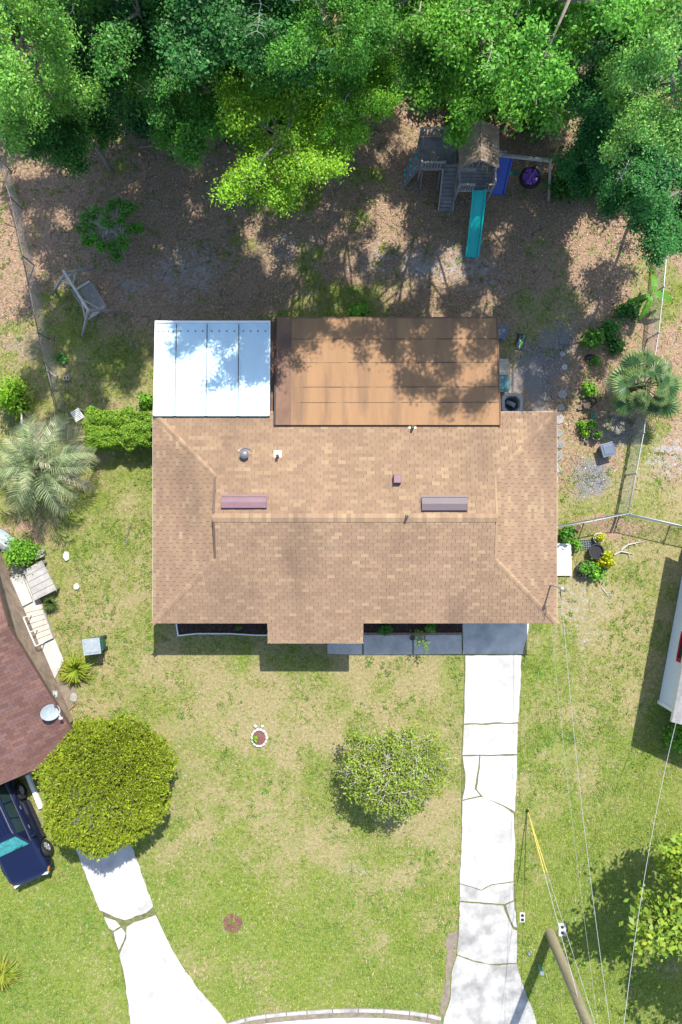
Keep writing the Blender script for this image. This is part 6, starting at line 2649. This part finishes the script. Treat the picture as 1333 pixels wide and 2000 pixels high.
mb.box(a + Vector((0, 0, .11)), (.05, .05, .03))
mb.build('nut', M['steel'], t)

# ------------------------------------------------------------------ parked car
def build_car():
    fwd = Vector((.413, -.911, 0))
    left = Vector((.911, .413, 0))
    cw = Vector((-13.87, -13.43, 0))
    rz = math.atan2(fwd.y, fwd.x)
    t = thing('parked_car', tuple(cw), 'dark navy four wheel drive car parked under the red brown eave', 'car')
    t.rotation_euler.z = rz
    FW, RW, WR = 1.32, -1.32, .37
    b = MB()
    secs = []
    xs = sorted(set([-2.22, -2.18, -2.05] + [round(x, 3) for x in np.arange(-1.95, 2.15, .075)] + [2.16, 2.20]))
    for x in xs:
        zb = .36
        for xw in (FW, RW):
            dd = abs(x - xw)
            if dd < .46:
                zb = max(zb, .37 + math.sqrt(.46 ** 2 - dd ** 2))
        if x > .62:
            zt = 1.12 - .11 * ((x - .62) / 1.55) ** 1.6
        else:
            zt = 1.15
        e_ = 0.0
        if x > 1.85:
            e_ = (x - 1.85) / .35
        if x < -1.95:
            e_ = (-1.95 - x) / .27
        w = .90 - .16 * min(1, max(0, e_)) ** 2
        zt -= .10 * min(1, max(0, e_)) ** 2
        zb = min(zb, zt - .22)
        half = [(w * .97, zb), (w, zb + .06), (w, (zb + zt) / 2 + .05), (w - .025, zt - .10), (w - .08, zt - .03), (w - .20, zt), (w * .35, zt + .02)]
        secs.append([Vector((x, y, z)) for y, z in half] + [Vector((x, -y, z)) for y, z in half[::-1]])
    b.loft(secs)
    o = link('body', b.mesh('body'), M['navy'], t)
    smooth_angle(o, 45)
    # greenhouse
    b = MB()
    lo = [(-2.12, .80), (.66, .80)]
    B_ = [Vector((-2.14, -.80, 1.13)), Vector((.74, -.78, 1.13)), Vector((.74, .78, 1.13)), Vector((-2.14, .80, 1.13))]
    T_ = [Vector((-1.98, -.66, 1.72)), Vector((.02, -.64, 1.70)), Vector((.02, .64, 1.70)), Vector((-1.98, .66, 1.72))]
    b.hexa(B_ + T_)
    cab = link('cabin', b.mesh('cabin'), M['navy'], t)
    m_ = cab.modifiers.new('bevel', 'BEVEL')
    m_.width = .06
    m_.segments = 3

    def pane(face, f0, f1, g0, g1, mat, name, off=.012):
        """face = 4 pts (b0,b1,t1,t0)"""
        b0, b1, t1, t0 = face
        nrm = (b1 - b0).cross(t0 - b0).normalized()

        def at(f, g):
            return b0.lerp(b1, f).lerp(t0.lerp(t1, f), g) + nrm * off
        m = MB()
        q = [at(f0[0], g0), at(f1[0], g0), at(f1[1], g1), at(f0[1], g1)]
        m.add(q + [p - nrm * .03 for p in q], [(0, 1, 2, 3), (0, 4, 5, 1), (1, 5, 6, 2), (2, 6, 7, 3), (3, 7, 4, 0)])
        return link(name, m.mesh(name), M[mat], cab)
    side_l = (B_[2], B_[3], T_[3], T_[2])
    side_r = (B_[0], B_[1], T_[1], T_[0])
    front = (B_[1], B_[2], T_[2], T_[1])
    rear = (B_[3], B_[0], T_[0], T_[3])
    pane(front, (.06, .06), (.94, .94), .08, .90, 'windscreen', 'windscreen')
    pane(rear, (.1, .1), (.9, .9), .12, .88, 'car_glass', 'rear_window')
    for f0, f1 in (((.20, .06), (.40, .36)), ((.42, .385), (.66, .66)), ((.69, .69), (.95, .95))):
        pane(side_l, f0, f1, .12, .86, 'car_glass', 'side_window')
        pane(side_r, (1 - f1[0], 1 - f1[1]), (1 - f0[0], 1 - f0[1]), .12, .86, 'car_glass', 'side_window')
    for sy in (-1, 1):
        b = MB()
        b.tube([(-1.8, sy * .60, 1.76), (-1.6, sy * .60, 1.81), (-.3, sy * .60, 1.80), (-.1, sy * .60, 1.75)], .022, 6)
        link('roof_rail', b.mesh('roof_rail'), M['lead'], cab)
    for k in range(6):
        b = MB()
        b.box((-.95, -.40 + .16 * k, 1.72), (1.6, .03, .03))
        link('roof_rib', b.mesh('roof_rib'), M['navy'], cab)
    # chrome window line
    b = MB()
    for sy in (-1, 1):
        b.bar((-2.0, sy * .815, 1.165), (.62, sy * .80, 1.165), .012, .03)
    link('window_trim', b.mesh('window_trim'), M['lead'], cab)
    for (x, sy) in ((FW, 1), (FW, -1), (RW, 1), (RW, -1)):
        c = Vector((x, sy * .80, WR))
        b = MB()
        prof = [(.21, -.11), (.34, -.12), (WR, -.08), (WR, .08), (.34, .12), (.21, .11)]
        ring = []
        st = .30 if x > 0 else 0.0
        R_ = Matrix.Rotation(st, 3, 'Z')
        for k in range(25):
            a_ = 2 * math.pi * k / 24
            ring.append([c + R_ @ Vector((r_ * math.cos(a_), sy * y_, r_ * math.sin(a_))) for r_, y_ in prof])
        b.loft(ring, cap=False)
        w_ = smooth_angle(link('tyre', b.mesh('tyre'), M['tyre'], t), 40)
        b = MB()
        for k in range(6):
            a_ = 2 * math.pi * k / 6
            b.bar(c + R_ @ Vector((.03 * math.cos(a_), sy * .085, .03 * math.sin(a_))), c + R_ @ Vector((.215 * math.cos(a_), sy * .075, .215 * math.sin(a_))), .075, .03, up=(0, 1, 0))
        b.tube([c + R_ @ Vector((0, sy * .05, 0)), c + R_ @ Vector((0, sy * .10, 0))], .06, 12)
        ring = []
        for k in range(25):
            a_ = 2 * math.pi * k / 24
            ring.append([c + R_ @ Vector((r_ * math.cos(a_), sy * y_, r_ * math.sin(a_))) for r_, y_ in ((.19, .02), (.22, .10), (.235, .10), (.235, .02))])
        b.loft(ring, cap=False)
        link('rim', b.mesh('rim'), M['chrome'], w_)
        b = MB()
        b.tube([c + R_ @ Vector((0, -sy * .06, 0)), c + R_ @ Vector((0, sy * .02, 0))], .215, 20)
        link('brake_disc', b.mesh('brake_disc'), M['black'], w_)
    for sy in (-1, 1):
        b = MB()
        b.box((.42, sy * .99, 1.17), (.13, .20, .15))
        o = link('mirror', b.mesh('mirror'), M['navy'], t)
        m_ = o.modifiers.new('bevel', 'BEVEL')
        m_.width = .03
        b = MB()
        b.box((2.14, sy * .62, .86), (.10, .30, .16), rz=-sy * .25)
        link('headlight', b.mesh('headlight'), M['headlamp'], t)
        b = MB()
        b.box((2.03, sy * .825, .84), (.14, .07, .13), rz=-sy * .5)
        link('indicator', b.mesh('indicator'), M['orange'], t)
        b = MB()
        b.bar((-.85, sy * .94, .36), (.85, sy * .94, .36), .14, .05, up=(0, 0, 1))
        link('side_step', b.mesh('side_step'), M['black'], t)
        for x in (-.55, .32):
            b = MB()
            b.box((x - .25, sy * .905, 1.02), (.16, .03, .03))
            link('door_handle', b.mesh('door_handle'), M['lead'], t)
    b = MB()
    secs = []
    for y in np.linspace(-.84, .84, 13):
        x = 2.30 - .16 * (abs(y) / .84) ** 2.5
        secs.append([Vector((x - .2, y, .40)), Vector((x, y, .42)), Vector((x + .01, y, .56)), Vector((x - .04, y, .64)), Vector((x - .2, y, .64))])
    b.loft(secs)
    link('bumper', b.mesh('bumper'), M['navy'], t)
    b = MB()
    b.box((2.19, 0, .80), (.06, .86, .2))
    link('grille', b.mesh('grille'), M['black'], t)
    b = MB()
    for sy in (-1, 1):
        b.bar((.76, sy * .1 - .05, 1.155), (.62, sy * .1 + .42 - .05, 1.26), .02, .02)
    link('wiper', b.mesh('wiper'), M['black'], t)
    for sy in (-1, 1):
        for x in (.62, -.30, -.88):
            b = MB()
            b.box((x, sy * .8985, .78), (.016, .012, .62))
            link('door_gap', b.mesh('door_gap'), M['black'], t)
    b = MB()
    b.box((0, 0, .48), (3.6, 1.5, .25))
    link('underbody', b.mesh('underbody'), M['black'], t)
    return t


build_car()
# white curb plank beside the car
t = thing('white_parking_strip', P(70, 1565), 'narrow white concrete strip between parked car and round tree', 'strip')
mb = MB()
mb.bar(P(54, 1512, .10), P(81, 1578, .10), .16, .20, up=(0, 0, 1))
mb.build('strip', M['white'], t, bevel=.02)

# ------------------------------------------------------------------ grass and litter
EXC = [DRIVE_OUT, WALK_OUT, NDRIVE_OUT, BED_L, BED_R, STREET, NSLAB, HOUSE_PX, NLEFT, NRIGHT, [(1075, 1058), (1118, 1058), (1118, 1126), (1075, 1126)], [(874, 1822), (893, 1818), (880, 1960), (860, 1985)]]


def scatter(n, x0, x1, y0, y1):
    x = rng.uniform(x0, x1, n)
    y = rng.uniform(y0, y1, n)
    u = x * FPX / CAM_H + 666.5
    v = 1000 - y * FPX / CAM_H
    ok = np.ones(n, dtype=bool)
    for poly in EXC:
        ok &= ~inpoly(u, v, poly)
    return x[ok], y[ok], u[ok], v[ok]


x, y, u, v = scatter(330000, -16.5, 16.5, -23.5, 19)
l_, g_, s_, gr_ = ground_masks(u, v, x, y)
clump = fbm(x, y, .45, 90, 3)
prob = np.clip((g_ * 1.15 - .18) * (1 - .92 * l_) * (1 - s_ * .8) * (1 - gr_), 0.0, 1) * sstep(.30, .62, clump + .25 * g_)
prob = np.maximum(prob, .10 * (1 - s_) * sstep(.55, .7, clump))
keep = rng.random(len(x)) < prob
x, y, g_, l_, clump = x[keep], y[keep], g_[keep], l_[keep], clump[keep]
n = len(x)
z = gheight(x, y)
NB = 3
idx_ = np.repeat(np.arange(n), NB)
m = len(idx_)
a_ = rng.uniform(0, 2 * np.pi, m)
d = np.stack([np.cos(a_), np.sin(a_)], 1)
L = rng.uniform(.04, .11, m) * (1 + .6 * (clump[idx_] > .60))
w = rng.uniform(.009, .020, m)
bx = x[idx_] + rng.normal(0, .018, m)
by = y[idx_] + rng.normal(0, .018, m)
hz = rng.uniform(.5, 1.0, m)
V = np.empty((m, 3, 3))
V[:, 0] = np.stack([bx - d[:, 1] * w, by + d[:, 0] * w, z[idx_] - .004], 1)
V[:, 1] = np.stack([bx + d[:, 1] * w, by - d[:, 0] * w, z[idx_] - .004], 1)
V[:, 2] = np.stack([bx + d[:, 0] * L, by + d[:, 1] * L, z[idx_] + L * hz * .75 + .01], 1)
hue = np.clip(vnoise(x, y, 1.3, 95) * .5 + rng.random(n) * .6 - .05, 0, 1)[idx_][:, None]
straw = (rng.random(n) < np.clip(.50 - g_ * .45, .05, .5))[idx_][:, None]
cg = np.array([.120, .220, .028]) * (1 - hue) + np.array([.28, .325, .055]) * hue
cs_ = np.array([.38, .32, .17])
cols = np.where(straw, cs_, cg) * rng.uniform(.75, 1.25, (m, 1))
gm = fastmesh('grass', V.reshape(-1, 3), np.arange(3 * m).reshape(m, 3), np.repeat(cols, 3, axis=0))
go = link('grass', gm, M['blade'])
tag(go, 'patchy green and straw coloured lawn grass around the houses', 'grass', kind='stuff')

x, y, u, v = scatter(170000, -16.5, 16.5, -9, 23)
l_, g_, s_, gr_ = ground_masks(u, v, x, y)
keep = rng.random(len(x)) < np.clip(l_ * .75 * (1 - .7 * s_), 0, 1) * (.3 + .9 * sstep(.35, .65, fbm(x, y, .9, 97, 3)))
x, y = x[keep], y[keep]
n = len(x)
C = np.stack([x, y, gheight(x, y) + rng.uniform(.004, .03, n)], 1)
Nn = rng.normal(size=(n, 3)) * .35 + np.array([0, 0, 1])
pal = np.array([(.40, .25, .15), (.28, .18, .11), (.50, .35, .22), (.38, .21, .12), (.18, .125, .09), (.58, .44, .30)])
cols = pal[rng.integers(0, len(pal), n)] * rng.uniform(.75, 1.25, (n, 1))
sz = rng.uniform(.04, .095, n)
V, F, c4 = leaf_arrays(C, Nn, sz, sz * .5, cols, rng)
lo_ = link('leaf_litter', fastmesh('leaf_litter', V, F, c4), M['litter'])
tag(lo_, 'fallen brown leaves covering the back yard soil', 'leaf litter', kind='stuff')
# mulch chips in the two beds
for nm, x0, x1, lab in (('left', 347, 523, 'dark wood chips in the white edged bed'), ('right', 712, 902, 'dark wood chips in the brick edged bed')):
    n = 1500
    uu = rng.uniform(x0, x1, n)
    vv = rng.uniform(1180, 1233, n)
    C = np.stack([(uu - 666.5) * CAM_H / FPX, (1000 - vv) * CAM_H / FPX, .037 + rng.uniform(0, .02, n)], 1)
    cols = np.array([.075, .045, .035]) * rng.uniform(.5, 2.0, (n, 1))
    V, F, c4 = leaf_arrays(C, rng.normal(size=(n, 3)) * .5 + np.array([0, 0, 1]), .07, .03, cols, rng)
    o = link('mulch_chips', fastmesh('mulch_chips', V, F, c4), M['litter'])
    tag(o, lab, 'mulch', kind='stuff')

# broad leaved weeds in the lawns and bare patches
x, y, u, v = scatter(26000, -16.5, 16.5, -23, 18)
l_, g_, s_, gr_ = ground_masks(u, v, x, y)
wn_ = fbm(x, y, 1.1, 120, 3)
bias = np.where((u < 300) & (v > 860), .10, 0) + np.where(v < 860, -.01, 0) + np.where(v > 1600, -.05, 0)
keep = (rng.random(len(x)) < sstep(.52, .66, wn_ + bias) * .55) & (s_ < .6)
x, y, v = x[keep], y[keep], v[keep]
n = len(x)
k_ = 9
idx_ = np.repeat(np.arange(n), k_)
C = np.stack([x[idx_] + rng.normal(0, .055, n * k_), y[idx_] + rng.normal(0, .055, n * k_), gheight(x, y)[idx_] + rng.uniform(.02, .08, n * k_)], 1)
cols = np.array([.12, .245, .03]) * rng.uniform(.65, 1.35, (n, 1))[idx_] * rng.uniform(.8, 1.2, (n * k_, 1))
cols[:, 0] *= rng.uniform(.7, 1.7, n)[idx_]
sz = rng.uniform(.04, .085, n * k_)
V, F, c4 = leaf_arrays(C, rng.normal(size=(n * k_, 3)) * .4 + np.array([0, 0, 1]), sz, sz * .6, cols, rng)
o = link('lawn_weeds', fastmesh('lawn_weeds', V, F, c4), M['blade'])
tag(o, 'low broad leaved weeds dotted over lawn and back yard', 'weeds', kind='stuff')
# twigs on the litter
x, y, u, v = scatter(9000, -16.5, 16.5, 0, 19)
l_, g_, s_, gr_ = ground_masks(u, v, x, y)
keep = rng.random(len(x)) < l_ * .35
x, y = x[keep], y[keep]
n = len(x)
a_ = rng.uniform(0, np.pi, n)
L = rng.uniform(.10, .45, n)
w = rng.uniform(.004, .010, n)
d = np.stack([np.cos(a_), np.sin(a_)], 1)
pz_ = gheight(x, y) + .02
V = np.empty((n, 4, 3))
for i_, (sl_, sw_) in enumerate(((-1, -1), (1, -1), (1, 1), (-1, 1))):
    V[:, i_, 0] = x + d[:, 0] * L / 2 * sl_ - d[:, 1] * w * sw_
    V[:, i_, 1] = y + d[:, 1] * L / 2 * sl_ + d[:, 0] * w * sw_
    V[:, i_, 2] = pz_ + .012 * sw_
cols = np.array([.26, .21, .17]) * rng.uniform(.4, 1.7, (n, 1))
o = link('fallen_twigs', fastmesh('fallen_twigs', V.reshape(-1, 3), np.arange(4 * n).reshape(n, 4), np.repeat(cols, 4, axis=0)), M['litter'])
tag(o, 'small fallen twigs strewn over the leaf litter', 'twigs', kind='stuff')

# loose gravel stones
x, y, u, v = scatter(60000, 5, 14, 0, 10)
l_, g_, s_, gr_ = ground_masks(u, v, x, y)
keep = rng.random(len(x)) < np.clip(gr_ * .9, 0, 1) * (.15 + sstep(.4, .6, fbm(x, y, .7, 130, 3)))
x, y = x[keep], y[keep]
n = len(x)
C = np.stack([x, y, gheight(x, y) + rng.uniform(.003, .02, n)], 1)
cols = np.array([.17, .175, .19]) * rng.uniform(.35, 2.1, (n, 1))
sz = rng.uniform(.025, .06, n)
V, F, c4 = leaf_arrays(C, rng.normal(size=(n, 3)) * .5 + np.array([0, 0, 1]), sz, sz * .8, cols, rng, fold=-.2)
o = link('loose_gravel', fastmesh('loose_gravel', V, F, c4), M['litter'])
tag(o, 'dark blue grey loose gravel beside the addition', 'gravel', kind='stuff')
